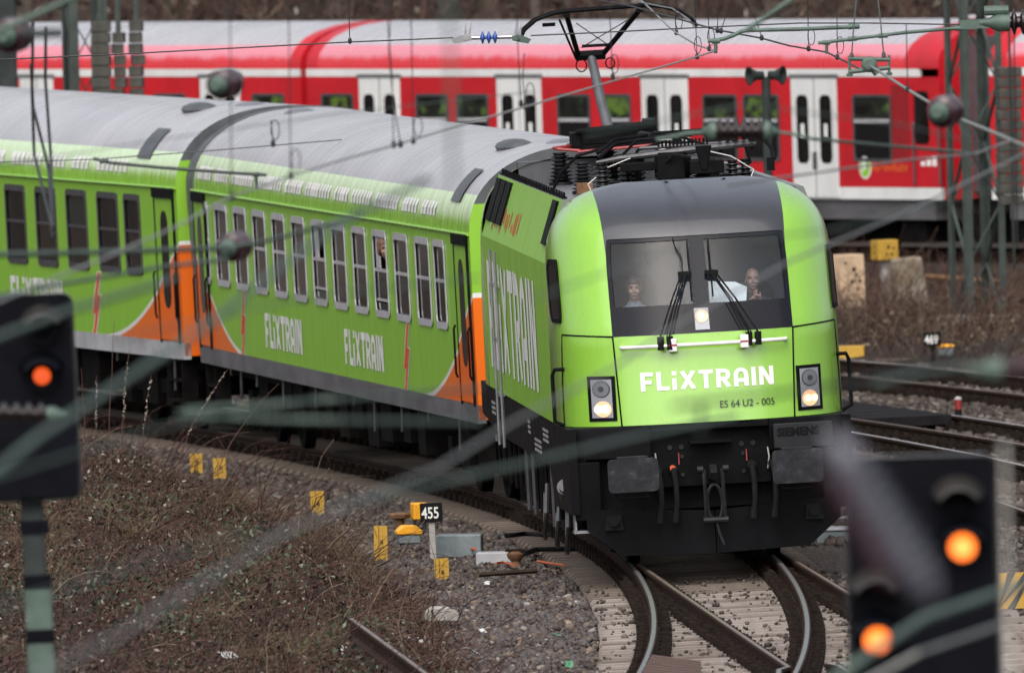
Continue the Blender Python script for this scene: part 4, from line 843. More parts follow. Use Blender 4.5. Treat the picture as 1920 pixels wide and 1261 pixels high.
mb = MB(); textmesh(mb, 'Rhein-Ruhr', lambda u, v, e: Vector((-1.4515 - e, ty(1632) - u, v)), 0, 1.22, .13, .003, bold=.006, wscale=1.25); mb.build('side_lettering', 'decal_orange', red1)
mb = MB()
for k in range(3): mb.box(-1.4545, -1.4515, ty(1733) + k * -.16, ty(1733) + k * -.16 + .12, 1.30, 1.38 + .03 * k)
mb.build('small_marking', 'decal_white', red1)
A2 = W(566, 142.5, 360.3); B2 = W(-260, 143, 371.5)
d2 = [(ty(b, A2, B2), ty(a, A2, B2)) for a, b in ((378, 452), (40, 102), (-230, -160))]
w2 = [(ty(b, A2, B2), ty(a, A2, B2), 1.36, 2.36) for a, b in ((474, 535), (290, 350), (205, 262), (120, 180))]
red2, L2 = red_car('red suburban train car at upper left, seen beyond the green coach roofs', A2, B2, d2, w2, False)
A0 = W(2560, 138, 336.5); B0 = W(1856, 141, 341.8)
d0 = [(ty(b, A0, B0), ty(a, A0, B0)) for a, b in ((1990, 2080), (2280, 2370))]
red0, L0 = red_car('red suburban train car at the right edge, half hidden by the lattice mast', A0, B0, d0, [(ty(2240, A0, B0), ty(2180, A0, B0), 1.36, 2.36)], False)
for t, L, px in ((red1, L1, (720, 1160)), (red2, L2, (100, 400)), (red1, L1, (1760, 1770))):
    pass
MB().box(-.5, .5, ty(1760), ty(1700), 3.42, 3.50).build('roof_vent', 'red_roof_grey', red1, bev=.03)
MB().box(-.95, -.6, ty(1765), ty(1722), 3.30, 3.37).build('roof_grille', 'sill_grey', red1)
# ------------------------------------------------------------------ GROUND
def sm(a, b, x): t = min(1, max(0, (x - a) / (b - a))); return t * t * (3 - 2 * t)
def gz(x, y):
    s, d = sd(x, y) if y > 150 else (-90, x * .9)
    z = -0.34
    z += sm(-2.6, -5.5, d) * 0.30 * sm(120, 200, y) * (1 - sm(300, 330, y)) + sm(-4.2, -8.5, d) * 0.55 * sm(150, 215, y) * (1 - sm(280, 320, y))
    z += sm(13.0, 17.0, d) * 0.40
    z += sm(378, 400, y) * 2.0 + sm(395, 480, y) * 12.0
    return z
xs = np.concatenate([np.linspace(-900, -40, 16), np.linspace(-30, -9, 8), np.arange(-8, 9.01, .5), np.linspace(10, 30, 8), np.linspace(40, 900, 16)])
ysg = np.concatenate([np.linspace(-300, 180, 16), np.arange(185, 420, 2.5), np.linspace(425, 500, 14), np.linspace(540, 2500, 12)])
mb = MB(); mb.grid([[Vector((x, y, gz(x, y))) for x in xs] for y in ysg])
m, nt, p = newmat('earth'); setp(p, rough=.95, spec=.2)
f = nz(nt, 1.2, 6, .75); f2 = nz(nt, 14, 5, .8)
c = ramp(nt, f, [(.3, (.026, .018, .014)), (.5, (.044, .032, .025)), (.72, (.030, .029, .019))]); c = mixc(nt, f2, c, (.022, .015, .011)); nt.links.new(c, p.inputs['Base Color']); bump(nt, p, f2, .8, .05)
g = mb.build('ground', 'earth', None, True); g['kind'] = 'structure'
# ballast bed under all the tracks: one sheet above the earth
m, nt, p = newmat('ballast'); setp(p, rough=.95, spec=.2)
tc = nt.nodes.new('ShaderNodeTexCoord'); vo = nt.nodes.new('ShaderNodeTexVoronoi'); vo.inputs['Scale'].default_value = 17; nt.links.new(tc.outputs['Object'], vo.inputs['Vector'])
c = ramp(nt, vo.outputs['Color'], [(.1, (.045, .034, .03)), (.5, (.08, .065, .058)), (.9, (.13, .11, .097))]); c = mixc(nt, mth(nt, 'MULTIPLY', ramp(nt, nz(nt, .8, 4, .6), [(.4, (0, 0, 0)), (.7, (1, 1, 1))]), .6), c, (.05, .035, .028)); nt.links.new(c, p.inputs['Base Color']); bump(nt, p, vo.outputs['Distance'], .9, .05)
dl = [-3.4, -2.7, -2.0, -1.6, 0, 1.6, 3, 5, 7, 9, 11, 13.2, 14.2]; zl = [-.46, -.38, -.32, -.30, -.245, -.20, -.21, -.20, -.20, -.20, -.20, -.21, -.40]
mb = MB(); mb.grid([[P(s, d, z) for d, z in zip(dl, zl)] for s in np.arange(-60, 170, 4.0)]); o = mb.build('ballast_bed', 'ballast', None, True); o['kind'] = 'structure'
# stones: thousands of small six-faced rocks in one mesh per patch
CUBE = np.array([[-1, -1, -1], [1, -1, -1], [1, 1, -1], [-1, 1, -1], [-1, -1, 1], [1, -1, 1], [1, 1, 1], [-1, 1, 1]], float) * .5
CF = np.array([[0, 3, 2, 1], [4, 5, 6, 7], [0, 1, 5, 4], [1, 2, 6, 5], [2, 3, 7, 6], [3, 0, 4, 7]])
def npmesh(name, verts, faces, material, kind='stuff', parent=None, smooth=False):
    me = bpy.data.meshes.new(name); nf, k = faces.shape; me.vertices.add(len(verts)); me.vertices.foreach_set('co', verts.astype(np.float32).ravel())
    me.loops.add(nf * k); me.loops.foreach_set('vertex_index', faces.astype(np.int32).ravel()); me.polygons.add(nf); me.polygons.foreach_set('loop_start', np.arange(0, nf * k, k, dtype=np.int32)); me.polygons.foreach_set('loop_total', np.full(nf, k, dtype=np.int32))
    me.update(calc_edges=True); me.materials.append(MATS[material]); o = bpy.data.objects.new(name, me); col.objects.link(o)
    if parent: o.parent = parent
    if kind: o['kind'] = kind
    return o
def rocks(name, pts, size, material, flat=.75):
    n = len(pts); sz = size * (0.55 + 0.9 * rng.random((n, 1)) ** 2.0); v = CUBE[None] * (1 + .75 * (rng.random((n, 8, 3)) - .5)); v = v + .35 * (rng.random((n, 8, 3)) - .5)
    v[:, 4:, :2] *= (.45 + .45 * rng.random((n, 1, 1))); ang = rng.random(n) * 2 * np.pi; ca, sa = np.cos(ang)[:, None], np.sin(ang)[:, None]
    x = v[..., 0] * (1 + .5 * rng.random((n, 1))); y = v[..., 1]; v = np.stack([x * ca - y * sa, x * sa + y * ca, v[..., 2] * flat], -1)
    tl = (rng.random((n, 1)) - .5) * .9; v = np.stack([v[..., 0] * np.cos(tl) - v[..., 2] * np.sin(tl), v[..., 1], v[..., 0] * np.sin(tl) + v[..., 2] * np.cos(tl)], -1)
    v = v * sz[:, None] + pts[:, None, :]
    return npmesh(name, v.reshape(-1, 3), (CF[None] + 8 * np.arange(n)[:, None, None]).reshape(-1, 4), material)
def PV(s, d, z):
    a = TH0 + s / RAD; r = RAD + d + np.where(s < 0, 6e-4 * s * s, 0); return np.stack([CCX + r * np.cos(a), CCY + r * np.sin(a), z + 0 * s], -1)
islandmat('stone_mix', [(0, (.036, .028, .026)), (.25, (.060, .047, .043)), (.5, (.090, .073, .067)), (.75, (.078, .074, .078)), (.9, (.125, .098, .078)), (.96, (.15, .10, .07)), (1.0, (.26, .245, .23))])
islandmat('stone_dark', [(0, (.030, .023, .020)), (.4, (.052, .041, .036)), (.75, (.085, .068, .06)), (1.0, (.15, .13, .115))])
def scat(n, s0, s1, d0, d1, z=-.20, dz=.05):
    s = s0 + (s1 - s0) * rng.random(n); d = d0 + (d1 - d0) * rng.random(n); q = PV(s, d, 0 * s + z + dz * rng.random(n)); return q, s, d
q, s, d = scat(46000, -36, 18, -3.9, -1.32, -.33, .07); q[:, 2] += -.12 * np.clip((-d - 2.6), 0, 2) + .03 * np.sin(s * 1.3 + d * 2); rocks('ballast_stones', q, .050, 'stone_mix')
q, s, d = scat(14000, -36, 30, 2.05, 5.0, -.235, .09); keep = (d - (1.35 + .045 * (s + 4))) > .2; q = q[d > 1.75 + np.clip(-.028 * (s - 2), 0, .9)]; rocks('ballast_stones', q, .065, 'stone_dark')
q, s, d = scat(16000, 18, 75, -3.4, -1.32, -.33, .06); q[:, 2] += -.12 * np.clip((-d - 2.6), 0, 2); rocks('ballast_stones', q, .07, 'stone_dark')
q, s, d = scat(24000, 10, 78, 1.5, 14.0, -.235, .07); rocks('ballast_stones', q, .08, 'stone_dark')
q, s, d = scat(1100, -34, 2, -1.3, 1.7, -.20, .02); q[:, 2] = -.175 + d * math.tan(CANT) + .01; rocks('ballast_stones', q, .034, 'stone_dark')
# ------------------------------------------------------------------ TRACKS
RP = [(-.07, -.172), (-.07, -.16), (-.02, -.135), (-.012, -.05), (-.036, -.035), (-.036, -.006), (-.021, 0.0), (.021, 0.0), (.036, -.006), (.036, -.035), (.012, -.05), (.02, -.135), (.07, -.16), (.07, -.172)]
def rail(pts, parent, name='rail', top='rail_top'):
    mb = MB(); rows = []
    for i, q in enumerate(pts):
        t = (pts[min(i + 1, len(pts) - 1)] - pts[max(i - 1, 0)]).normalized(); n_ = Vector((t.y, -t.x, 0)).normalized(); rows.append([q + n_ * u + Vector((0, 0, v)) for u, v in RP])
    mb.grid(rows, 0, mf=lambda i, j: 1 if j in (6, 5, 7) and j == 6 else 0); mb.add(rows[0], [tuple(range(14))]); mb.add(rows[-1], [tuple(range(14))[::-1]])
    return mb.build(name, ['rail_rust', top], parent, True, ang=30)
TC = math.tan(CANT)
def track(label, dl_, dr_, s0, s1, zl_=lambda s: 0, slp='sleeper_concrete', tops=('rail_top', 'rail_top'), cant=TC, ext=.55, make_sl=True, step=.6):
    t = thing('railway_track', label, 'railway track', (0, 0, 0), kind='structure', group='railway tracks')
    ss = np.arange(s0, s1 + .1, 1.5)
    for dfun, tp in ((dl_, tops[0]), (dr_, tops[1])): rail([P(s, dfun(s), zl_(s) + dfun(s) * cant) for s in ss], t, top=tp)
    if make_sl:
        meshes = {}
        for k in range(int((s1 - s0) / step)):
            s = s0 + k * step + random.uniform(-.02, .02); a, b = dl_(s) - ext, dr_(s) + ext; key = round(b - a, 1)
            if key not in meshes:
                h = key / 2; mb = MB(); mb.prism([(-h, -.2), (-h, -.03), (-h + .03, 0), (h - .03, 0), (h, -.03), (h, -.2)], lambda u, v, w: Vector((u, w - .13, v)), .26); meshes[key] = (mb, None)
            mb, me = meshes[key]; pos = P(s, (a + b) / 2, zl_(s) + (a + b) / 2 * cant - .178 + random.uniform(-.006, .006))
            if me is None: o = mb.build('sleeper', slp, t); meshes[key] = (mb, o.data)
            else: o = bpy.data.objects.new('sleeper', me); col.objects.link(o); o.parent = t
            if slp == 'sleeper_concrete' and s > -1.5: o.material_slots[0].link = 'OBJECT'; o.material_slots[0].material = MATS['sleeper_worn']
            o.location = pos; o.rotation_euler = (0, -math.atan(cant), th(s) + random.uniform(-.006, .006))
    return t
loco_track = track('curved track under the green train, its bright rails sweeping down to the bottom edge', lambda s: -.7535, lambda s: .7535 if s > -3 else .7535 + 0.0, -42, 78)
# fastenings of that track, one mesh (several hundred alike pieces)
def clips(name, rails_, s0, s1, parent, mat_='clip_rust', step=.6, cant=TC, zoff=0.0):
    mb = MB()
    for k in range(int((s1 - s0) / step)):
        s = s0 + k * step
        for dfun in rails_:
            for sg in (-1, 1):
                d = dfun(s) + sg * .115; c_ = P(s, d, dfun(s) * cant + zoff); m_ = Matrix.Rotation(th(s), 4, 'Z'); m_.translation = c_
                mb.box(-.06, .06, -.11, .11, -.18, -.10 + random.uniform(-.012, .015), 0, m_); mb.box(-.025, .025, -.04, .04, -.11, -.055 + random.uniform(-.01, .01), 0, m_)
    o = mb.build(name, mat_, parent); o['kind'] = 'stuff'; return o
clips('rail_clips', [lambda s: -.7535, lambda s: .7535], -42, 78, loco_track)
# straight route of the turnout
def dstr_l(s): 
    a = Vector((1.37, 242.59)); b = Vector((2.51, 217.84)); y = P(s, 0).y; t = (y - a.y) / (b.y - a.y); return sd(a.x + (b.x - a.x) * t, y)[1]
def dstr_r(s):
    a = Vector((2.86, 244.2)); b = Vector((4.02, 219.3)); y = P(s, 0).y; t = (y - a.y) / (b.y - a.y); return sd(a.x + (b.x - a.x) * t, y)[1]
to = thing('railway_track', 'straight diverging track of the turnout, running from the loco to lower right', 'railway track', (0, 0, 0), kind='structure', group='railway tracks')
ss = np.arange(-24.4, 3.1, 1.0); rail([P(s, dstr_l(s), dstr_l(s) * TC) for s in ss], to, top='rail_top_brown'); nose = P(-24.4, dstr_l(-24.4), dstr_l(-24.4) * TC)
rail([nose + Vector((-.02, .02, 0)), nose + Vector((-.10, -.5, 0)), nose + Vector((-.13, -2.5, 0)), nose + Vector((-.1, -7, 0))], to, 'wing_rail')
rail([P(s, dstr_r(s), dstr_r(s) * TC) for s in np.arange(-42, 5.1, 1.5)], to, top='rail_top_brown')
kn = P(-24.1, 1.02, .035); rail([kn, kn + Vector((.10, -.5, 0)), kn + Vector((.2, -2.5, 0)), kn + Vector((.42, -7, 0))], to, 'wing_rail')
rail([kn + Vector((-.06, -3.2, -.002)), kn + Vector((.20, -9, 0)), kn + Vector((.55, -18, 0))], to, 'crossing_nose'); rail([kn + Vector((-.10, -3.2, -.002)), kn + Vector((-.5, -9, 0)), kn + Vector((-1.4, -18, 0))], to, 'crossing_nose')
clips('rail_clips', [dstr_l, dstr_r], -26, 2, to)
smesh = {}
for k in range(64):     # long turnout sleepers right of the loco track
    s = -38 + k * .6 + .0
    if s > 1: break
    a = 1.33; b = dstr_r(s) + .55
    if b - a < .35: continue
    key = round(b - a, 1); h = key / 2
    if key not in smesh: smesh[key] = MB().prism([(-h, -.2), (-h, -.03), (-h + .02, 0), (h - .03, 0), (h, -.03), (h, -.2)], lambda u, v, w: Vector((u, w - .13, v)), .26).build('sleeper', 'sleeper_concrete', to).data; o = bpy.data.objects[smesh[key].name] if smesh[key].name in bpy.data.objects else [q for q in to.children if q.data == smesh[key]][0]
    else: o = bpy.data.objects.new('sleeper', smesh[key]); col.objects.link(o); o.parent = to
    o.location = P(s, (a + b) / 2, (a + b) / 2 * TC - .18); o.rotation_euler = (0, -math.atan(TC), th(s))
# neighbouring curved tracks to the right
tA = track('bright-railed track right of the locomotive, nearest to it', lambda s: 4.25, lambda s: 5.9 - .0, -6, 78, slp='sleeper_dark', cant=0, tops=('rail_top_brown', 'rail_top_sheen'))
tB = track('second track right of the locomotive, beside the black crossing panel', lambda s: 6.45 + .012 * (78 - s), lambda s: 8.15, 6, 80, slp='sleeper_dark', cant=0, tops=('rail_top_brown', 'rail_top_sheen'))
tC = track('far track right of the locomotive, below the sign with number 469', lambda s: 10.55, lambda s: 12.3, 20, 84, slp='sleeper_dark', cant=0, tops=('rail_top_brown', 'rail_top_sheen'))
for t_, a, b in ((tA, 4.25, 5.9), (tC, 10.55, 12.3)): clips('rail_clips', [lambda s, a=a: a, lambda s, b=b: b], 14, 76, t_, cant=0)
clips('rail_clips', [lambda s: 6.45 + .012 * (78 - s), lambda s: 8.15], 14, 76, tB, cant=0)
tR = thing('railway_track', 'track under the red train', 'railway track', (0, 0, 0), kind='structure', group='railway tracks')
for sgn in (-.75, .75):
    pts = []
    for A_, B_ in ((A0, B0), (A1, B1), (A2, B2)):
        d_ = (B_ - A_); d_.z = 0; d_.normalize(); n_ = Vector((d_.y, -d_.x, 0)); 
        for q in (A_, B_): pts.append(Vector((q.x, q.y, q.z - 2.62)) + n_ * (1.45 + sgn))
    rail(pts, tR)
# black crossing panel between the rails of the second track, and the corrugated check plate in front
cp = thing('crossing_panel', 'black ribbed crossing panel between rails right of the locomotive', 'crossing panel', P(50, 7.3, 0))
mb = MB()
for k in range(12):
    a = 46.5 + k * 1.1
    q = [P(a, 6.95, .0), P(a + 1.0, 6.95, .0), P(a + 1.0, 8.05, .02), P(a, 8.05, .02)]; o_ = cp.location; MB().add([v - o_ for v in q] + [v - o_ - Vector((0, 0, .12)) for v in q], [(0, 1, 2, 3), (0, 4, 5, 1), (1, 5, 6, 2), (2, 6, 7, 3), (3, 7, 4, 0)]).build('rubber_slab', 'crossing_black', cp)
ck = thing('check_rail_plate', 'rust brown corrugated plate beside the curved rail at the bottom edge', 'plate', G(1262, 1240, -.1))
for k in range(9):
    u0, u1 = k / 9, (k + .72) / 9; a = G(1222, 1226, 0); b = G(1314, 1238, -.08); c_ = G(1200, 1268, 0); d_ = G(1314, 1275, -.06); o_ = ck.location
    p0, p1 = a.lerp(c_, u0), a.lerp(c_, u1); q0, q1 = b.lerp(d_, u0), b.lerp(d_, u1); dn = Vector((0, 0, -.1)); MB().add([v - o_ for v in (p0, p1, q1, q0, p0 + dn, p1 + dn, q1 + dn, q0 + dn)], [(0, 1, 2, 3), (0, 4, 5, 1), (1, 5, 6, 2), (2, 6, 7, 3), (3, 7, 4, 0)]).build('rib', 'check_plate', ck)
orl = tag(rail([G(658, 1158, .34), G(722, 1205, .28), G(765, 1236, .22), G(830, 1285, .15)], None, 'old_rail', 'rail_top_brown'), 'old rusty rail end sticking out of the brambles at bottom left of the ballast', 'rail')
# ------------------------------------------------------------------ BRAMBLES, DRY GRASS
islandmat('leaf_mix', [(0, (.016, .0085, .007)), (.34, (.037, .017, .013)), (.58, (.058, .029, .021)), (.72, (.030, .030, .016)), (.82, (.025, .036, .018)), (.93, (.085, .062, .048)), (.985, (.20, .175, .145)), (1, (.38, .35, .31))], .7)
islandmat('stem_mix', [(0, (.036, .016, .014)), (.5, (.074, .034, .029)), (.8, (.115, .066, .048)), (1, (.19, .145, .10))], .8)
islandmat('straw_mix', [(0, (.028, .020, .015)), (.45, (.065, .048, .033)), (.8, (.13, .098, .066)), (1, (.21, .165, .11))], .85)
def leaves(pts, size, name, material='leaf_mix', parent=None):
    n = len(pts); a = rng.normal(size=(n, 3)); a /= np.linalg.norm(a, axis=1, keepdims=True); b = rng.normal(size=(n, 3)); b -= a * (a * b).sum(1, keepdims=True); b /= np.linalg.norm(b, axis=1, keepdims=True)
    L = size * (.5 + rng.random((n, 1))); w = L * (.35 + .3 * rng.random((n, 1))); v = np.stack([pts - a * L * .5, pts + b * w * .5, pts + a * L * .5, pts - b * w * .5], 1)
    return npmesh(name, v.reshape(-1, 3), np.arange(4 * n).reshape(n, 4), material, parent=parent)
def twigs(base, length, name, r=.005, material='stem_mix', arch=.8, up=.8, seg=6, parent=None, spread=1.0):
    n = len(base); az = rng.random(n) * 2 * np.pi; d = np.stack([np.cos(az) * spread, np.sin(az) * spread, up + .5 * rng.random(n)], 1); d /= np.linalg.norm(d, axis=1, keepdims=True)
    L = length * (.45 + .9 * rng.random((n, 1))); pts = [base]; q = base.copy(); dd = d.copy()
    for k in range(seg): q = q + dd * L / seg; pts.append(q); dd = dd + np.array([0, 0, -arch / seg]) + .18 * rng.normal(size=(n, 3)); dd /= np.linalg.norm(dd, axis=1, keepdims=True)
    pts = np.stack(pts, 1); k3 = np.array([[1, 0, -.5], [-.5, 0, .86], [-.5, 0, -.4]]); rr = r * (.6 + .8 * rng.random((n, 1, 1, 1))) * np.linspace(1, .4, seg + 1)[None, :, None, None]
    v = pts[:, :, None, :] + k3[None, None] * rr; nv = (seg + 1) * 3; f = []
    for i in range(seg):
        for k in range(3): f.append([i * 3 + k, i * 3 + (k + 1) % 3, (i + 1) * 3 + (k + 1) % 3, (i + 1) * 3 + k])
    f = np.array(f); return npmesh(name, v.reshape(-1, 3), (f[None] + nv * np.arange(n)[:, None, None]).reshape(-1, 4), material, parent=parent), pts
def gzv(x, y): return np.array([gz(a, b) for a, b in zip(x, y)])
def edge_d(s): return np.interp(s, [-40, -19, -12, -6, 2, 10, 24, 45, 70], [-2.1, -2.5, -2.75, -3.05, -3.25, -3.5, -3.35, -2.9, -2.7])
def bramble(n, s0, s1, width, power=1.3):
    s = s0 + (s1 - s0) * rng.random(n); d = edge_d(s) - width * rng.random(n) ** power + .12 * rng.normal(size=n); q = PV(s, d, 0 * s); q[:, 2] = gzv(q[:, 0], q[:, 1]); e = np.clip((edge_d(s) - d) / 1.2, 0, 1); return q, s, d, e
def hgt(s, d, e): return (.10 + .34 * e * (0.65 + .5 * np.sin(s * .9 + d * 2.1) * np.sin(d * 1.7 - s * .31)) + .20 * np.clip((s - 15) / 30, 0, 1) * e)
q, s, d, e = bramble(70000, -40, 62, 5.2); h = np.clip(hgt(s, d, e), .05, 1.2); q[:, 2] += h * (1 - rng.random(len(q)) ** 2.2 * 1.0); leaves(q, .046, 'bramble_leaves')
q, s, d, e = bramble(13000, -40, 62, 5.0); twigs(q, .60, 'bramble_stems', .0042, arch=1.2, up=.7)
q, s, d, e = bramble(1100, -30, 62, 4.5); twigs(q, 1.15, 'bramble_stems', .006, arch=1.3, up=1.2)
cl = []
for k in range(26):      # dead grass clumps
    px, py = random.uniform(0, 700), random.uniform(900, 1255); c_ = G(px, py, .1); n_ = random.randint(40, 140); cl.append(np.array([c_.x, c_.y, 0])[None] + rng.normal(size=(n_, 3)) * np.array([.12, .8, 0]))
q = np.concatenate(cl); q = q[np.array([sd(a[0], a[1])[1] for a in q]) < -3.4]; q[:, 2] = gzv(q[:, 0], q[:, 1]) + .12; islandmat('dead_grass', [(0, (.06, .042, .026)), (.6, (.13, .095, .055)), (1, (.22, .17, .10))]); twigs(q, .42, 'dead_grass_clumps', .0035, 'dead_grass', arch=1.4, up=1.5, seg=4)
islandmat('leaf_green', [(0, (.016, .022, .013)), (.5, (.030, .040, .023)), (.85, (.05, .062, .038)), (1, (.19, .20, .16))], .6)
cl = []
for (px, py) in ((470, 1035), (190, 1165), (330, 1215), (640, 1180), (40, 1060), (560, 1090), (250, 1010), (420, 1130), (30, 1220), (690, 1225)):
    c_ = G(px, py, .1); cl.append(np.array([c_.x, c_.y, 0])[None] + rng.normal(size=(260, 3)) * np.array([.28, 2.0, 0]))
q = np.concatenate(cl); q[:, 2] = gzv(q[:, 0], q[:, 1]) + .15 + .33 * rng.random(len(q)); leaves(q, .060, 'bramble_leaves', 'leaf_green')
# tall bare shoots with pale buds in front of the second coach
islandmat('bud_white', [(0, (.55, .52, .45)), (1, (.75, .72, .66))], .7)
for k, (px, py, D, h) in enumerate([(205, 850, 272, 1.55), (228, 850, 270, 1.2), (180, 855, 273, .95), (268, 850, 269, .9), (335, 870, 266, 1.1), (415, 870, 264, .9), (160, 850, 272, 1.0)]):
    a = W(px, py, D); t = thing('bare_shoot', ['tallest bare shoot in front of the left coach', 'straight budding shoot right of the tallest one', 'short budding shoot left of the tallest one, under the pale sill', 'short budding shoot farther right, below the coach door', 'budding shoot leaning far right over the coach wheels', 'longest leaning bare shoot, in front of the first coach wheels', 'thin bare shoot nearest the left signal screen'][k], 'plant', a, group='tall bare shoots above the brambles')
    lean = [.06, .10, .03, .12, .55, .75, -.03][k]; pts = [Vector((lean * h * (i / 7) ** 1.4 + random.uniform(-.01, .01), random.uniform(-.02, .02), h * i / 7)) for i in range(8)]
    MB().tube(pts, [.006 - .0005 * i for i in range(8)], 5).build('stem', 'stem_mix', t)
    if k in (1, 2, 3, 4):
        mb = MB()
        for j in range(34):
            u = random.uniform(.3, .95); i = int(u * 7); q_ = pts[i].lerp(pts[min(7, i + 1)], u * 7 - i) + Vector((random.uniform(-.014, .014), random.uniform(-.01, .01), 0)); mb.ball(q_, .005, n=5, m=4)
        mb.build('buds', 'bud_white', t)['kind'] = 'stuff'
# dry grass and thorn on the slope below the red train
n = 9000; s = 66 + 36 * rng.random(n); d = 15.4 + 7 * rng.random(n) ** 1.1; q = PV(s, d, 0 * s); q[:, 2] = gzv(q[:, 0], q[:, 1]) - .02; keep = q[:, 1] < 347; q = q[keep]; twigs(q, .38, 'dry_grass', .006, 'straw_mix', arch=1.2, up=1.6, seg=4)
n = 3800; s = 70 + 30 * rng.random(n); d = 14.5 + 8 * rng.random(n); q = PV(s, d, 0 * s); q[:, 2] = gzv(q[:, 0], q[:, 1]); q = q[q[:, 1] < 345]; twigs(q, .95, 'thorn_scrub', .006, 'stem_mix', arch=.9, up=1.3)
n = 9000; s = 66 + 34 * rng.random(n); d = 15.2 + 7 * rng.random(n); q = PV(s, d, 0 * s); q[:, 2] = gzv(q[:, 0], q[:, 1]) + .25 * rng.random(n); q = q[q[:, 1] < 346]; leaves(q, .07, 'dead_leaves', 'straw_mix')
# wood on the rising ground behind everything: brush mass plus trees one can tell apart
n = 6000; x = -14 + 30 * rng.random(n); y = 386 + 70 * rng.random(n); q = np.stack([x, y, gzv(x, y)], 1); twigs(q, 2.6, 'woodland_brush', .014, 'stem_mix', arch=.5, up=1.5)
n = 30000; x = -14 + 30 * rng.random(n); y = 386 + 70 * rng.random(n); q = np.stack([x, y, gzv(x, y) + 2.6 * rng.random(n) ** 1.3], 1); leaves(q, .14, 'woodland_brush', 'leaf_mix')
def bare_tree(x, y, h, r, label):
    t = thing('bare_tree', label, 'tree', (x, y, gz(x, y) - .1), group='bare trees on the bank behind the red train'); lean = random.uniform(-.06, .06)
    pts = [Vector((lean * h * k / 8 + random.uniform(-.05, .05), random.uniform(-.05, .05), h * k / 8)) for k in range(9)]; MB().tube(pts, [r * (1 - .09 * k) for k in range(9)], 8).build('trunk', 'bark', t, True)
    mb = MB()
    for k in range(26):
        i = random.randint(1, 7); a = random.uniform(0, 2 * math.pi); L = h * random.uniform(.15, .35); p0 = pts[i]; d = Vector((math.cos(a), math.sin(a), random.uniform(.3, 1.0))).normalized(); p1 = p0 + d * L * .5; p2 = p1 + (d + Vector((0, 0, .4))) * L * .45; mb.tube([p0, p1, p2], [r * .3, r * .2, r * .05], 5)
        for j in range(4): b = p0.lerp(p2, random.uniform(.3, 1)); e_ = Vector((random.gauss(0, 1), random.gauss(0, 1), random.uniform(0, 1.4))).normalized() * L * .4; mb.tube([b, b + e_ * .6, b + e_], [r * .09, r * .06, r * .02], 4)
    mb.build('crown', 'bark', t)
TL = ['bare tree behind the left end of the red train, at the picture edge', 'bare tree on the bank behind the left lattice mast', 'bare tree behind the roof of the left red car', 'bare tree on the bank above the joint between the red cars', 'bare tree on the bank above the blue section insulator', 'bare tree on the bank just left of the pantograph', 'bare tree on the bank just right of the pantograph', 'bare tree on the bank above the swan-neck steady arm', 'bare tree on the bank above the hanging pulley', 'bare tree on the bank right behind the tall lattice mast']
for k, px in enumerate((40, 190, 400, 640, 910, 1010, 1290, 1450, 1640, 1860)):
    y = random.uniform(392, 425); bare_tree(W(px, 20, y).x, y, random.uniform(8, 12), random.uniform(.10, .22), TL[k])
# ------------------------------------------------------------------ OVERHEAD LINE (positions: photo column, row, distance)
def local(pts): return pts[0], [q - pts[0] for q in pts]
def wire(label, pts, r=.008, m_='wire_black', name='overhead_wire', cat='wire', group=None, n=6):
    p_ = [W(*q) for q in pts]; o_, l_ = local(p_); mb = MB(); mb.tube(l_, r, n); o = mb.build(name, m_, None, True); o.location = o_; return tag(o, label, cat, group)
def sheds(mb, a, b, r, n, core=.45, mi=0):
    d = b - a; L = d.length; prof = [(0, r * core)]
    for k in range(n): t = L * (k + .5) / n; h = L / n; prof += [(t - h * .35, r * core), (t - h * .08, r), (t + h * .08, r), (t + h * .35, r * core)]
    prof.append((L, r * core)); mb.lathe(a, d, prof, 16, mi)
def insulator(label, a, b, r, n=6, m_='insulator_brown', cap='catenary_green', capl=.14, name='rod_insulator', rods=None):
    a, b = W(*a), W(*b); t = thing(name, label, 'insulator', a); d = (b - a); z0 = Vector((0, 0, 0)); e = d.normalized()
    mb = MB(); sheds(mb, z0, d, r, n); mb.build('porcelain', m_, t, True)
    for p_, s_ in ((z0, -1), (d, 1)): mb = MB(); mb.lathe(p_ + e * (s_ * .0), e * s_, [(0, r * .72), (capl * .6, r * .72), (capl, r * .4), (capl * 1.5, r * .22)], 14); mb.build('end_cap', cap, t, True)
    return t
def ring_ins(label, px, py, D, r, length, back=True):
    """round insulator seen end on"""
    a = W(px, py, D); t = thing('ball_insulator', label, 'insulator', a); d = Vector((.25, 1, .03)).normalized()
    mb = MB(); mb.lathe(d * .0, d, [(0, r * .55), (length * .06, r * .62), (length * .12, r * .95), (length * .3, r), (length * .42, r * .7), (length * .5, r), (length * .75, r * .98), (length * .85, r * .6), (length, r * .5)], 18); mb.build('porcelain', 'insulator_maroon', t, True)
    mb = MB(); mb.lathe(d * .004, -d, [(0, r * .62), (.05, r * .60), (.07, r * .4), (.10, r * .3)], 16); mb.build('end_cap', 'catenary_green', t, True); return t
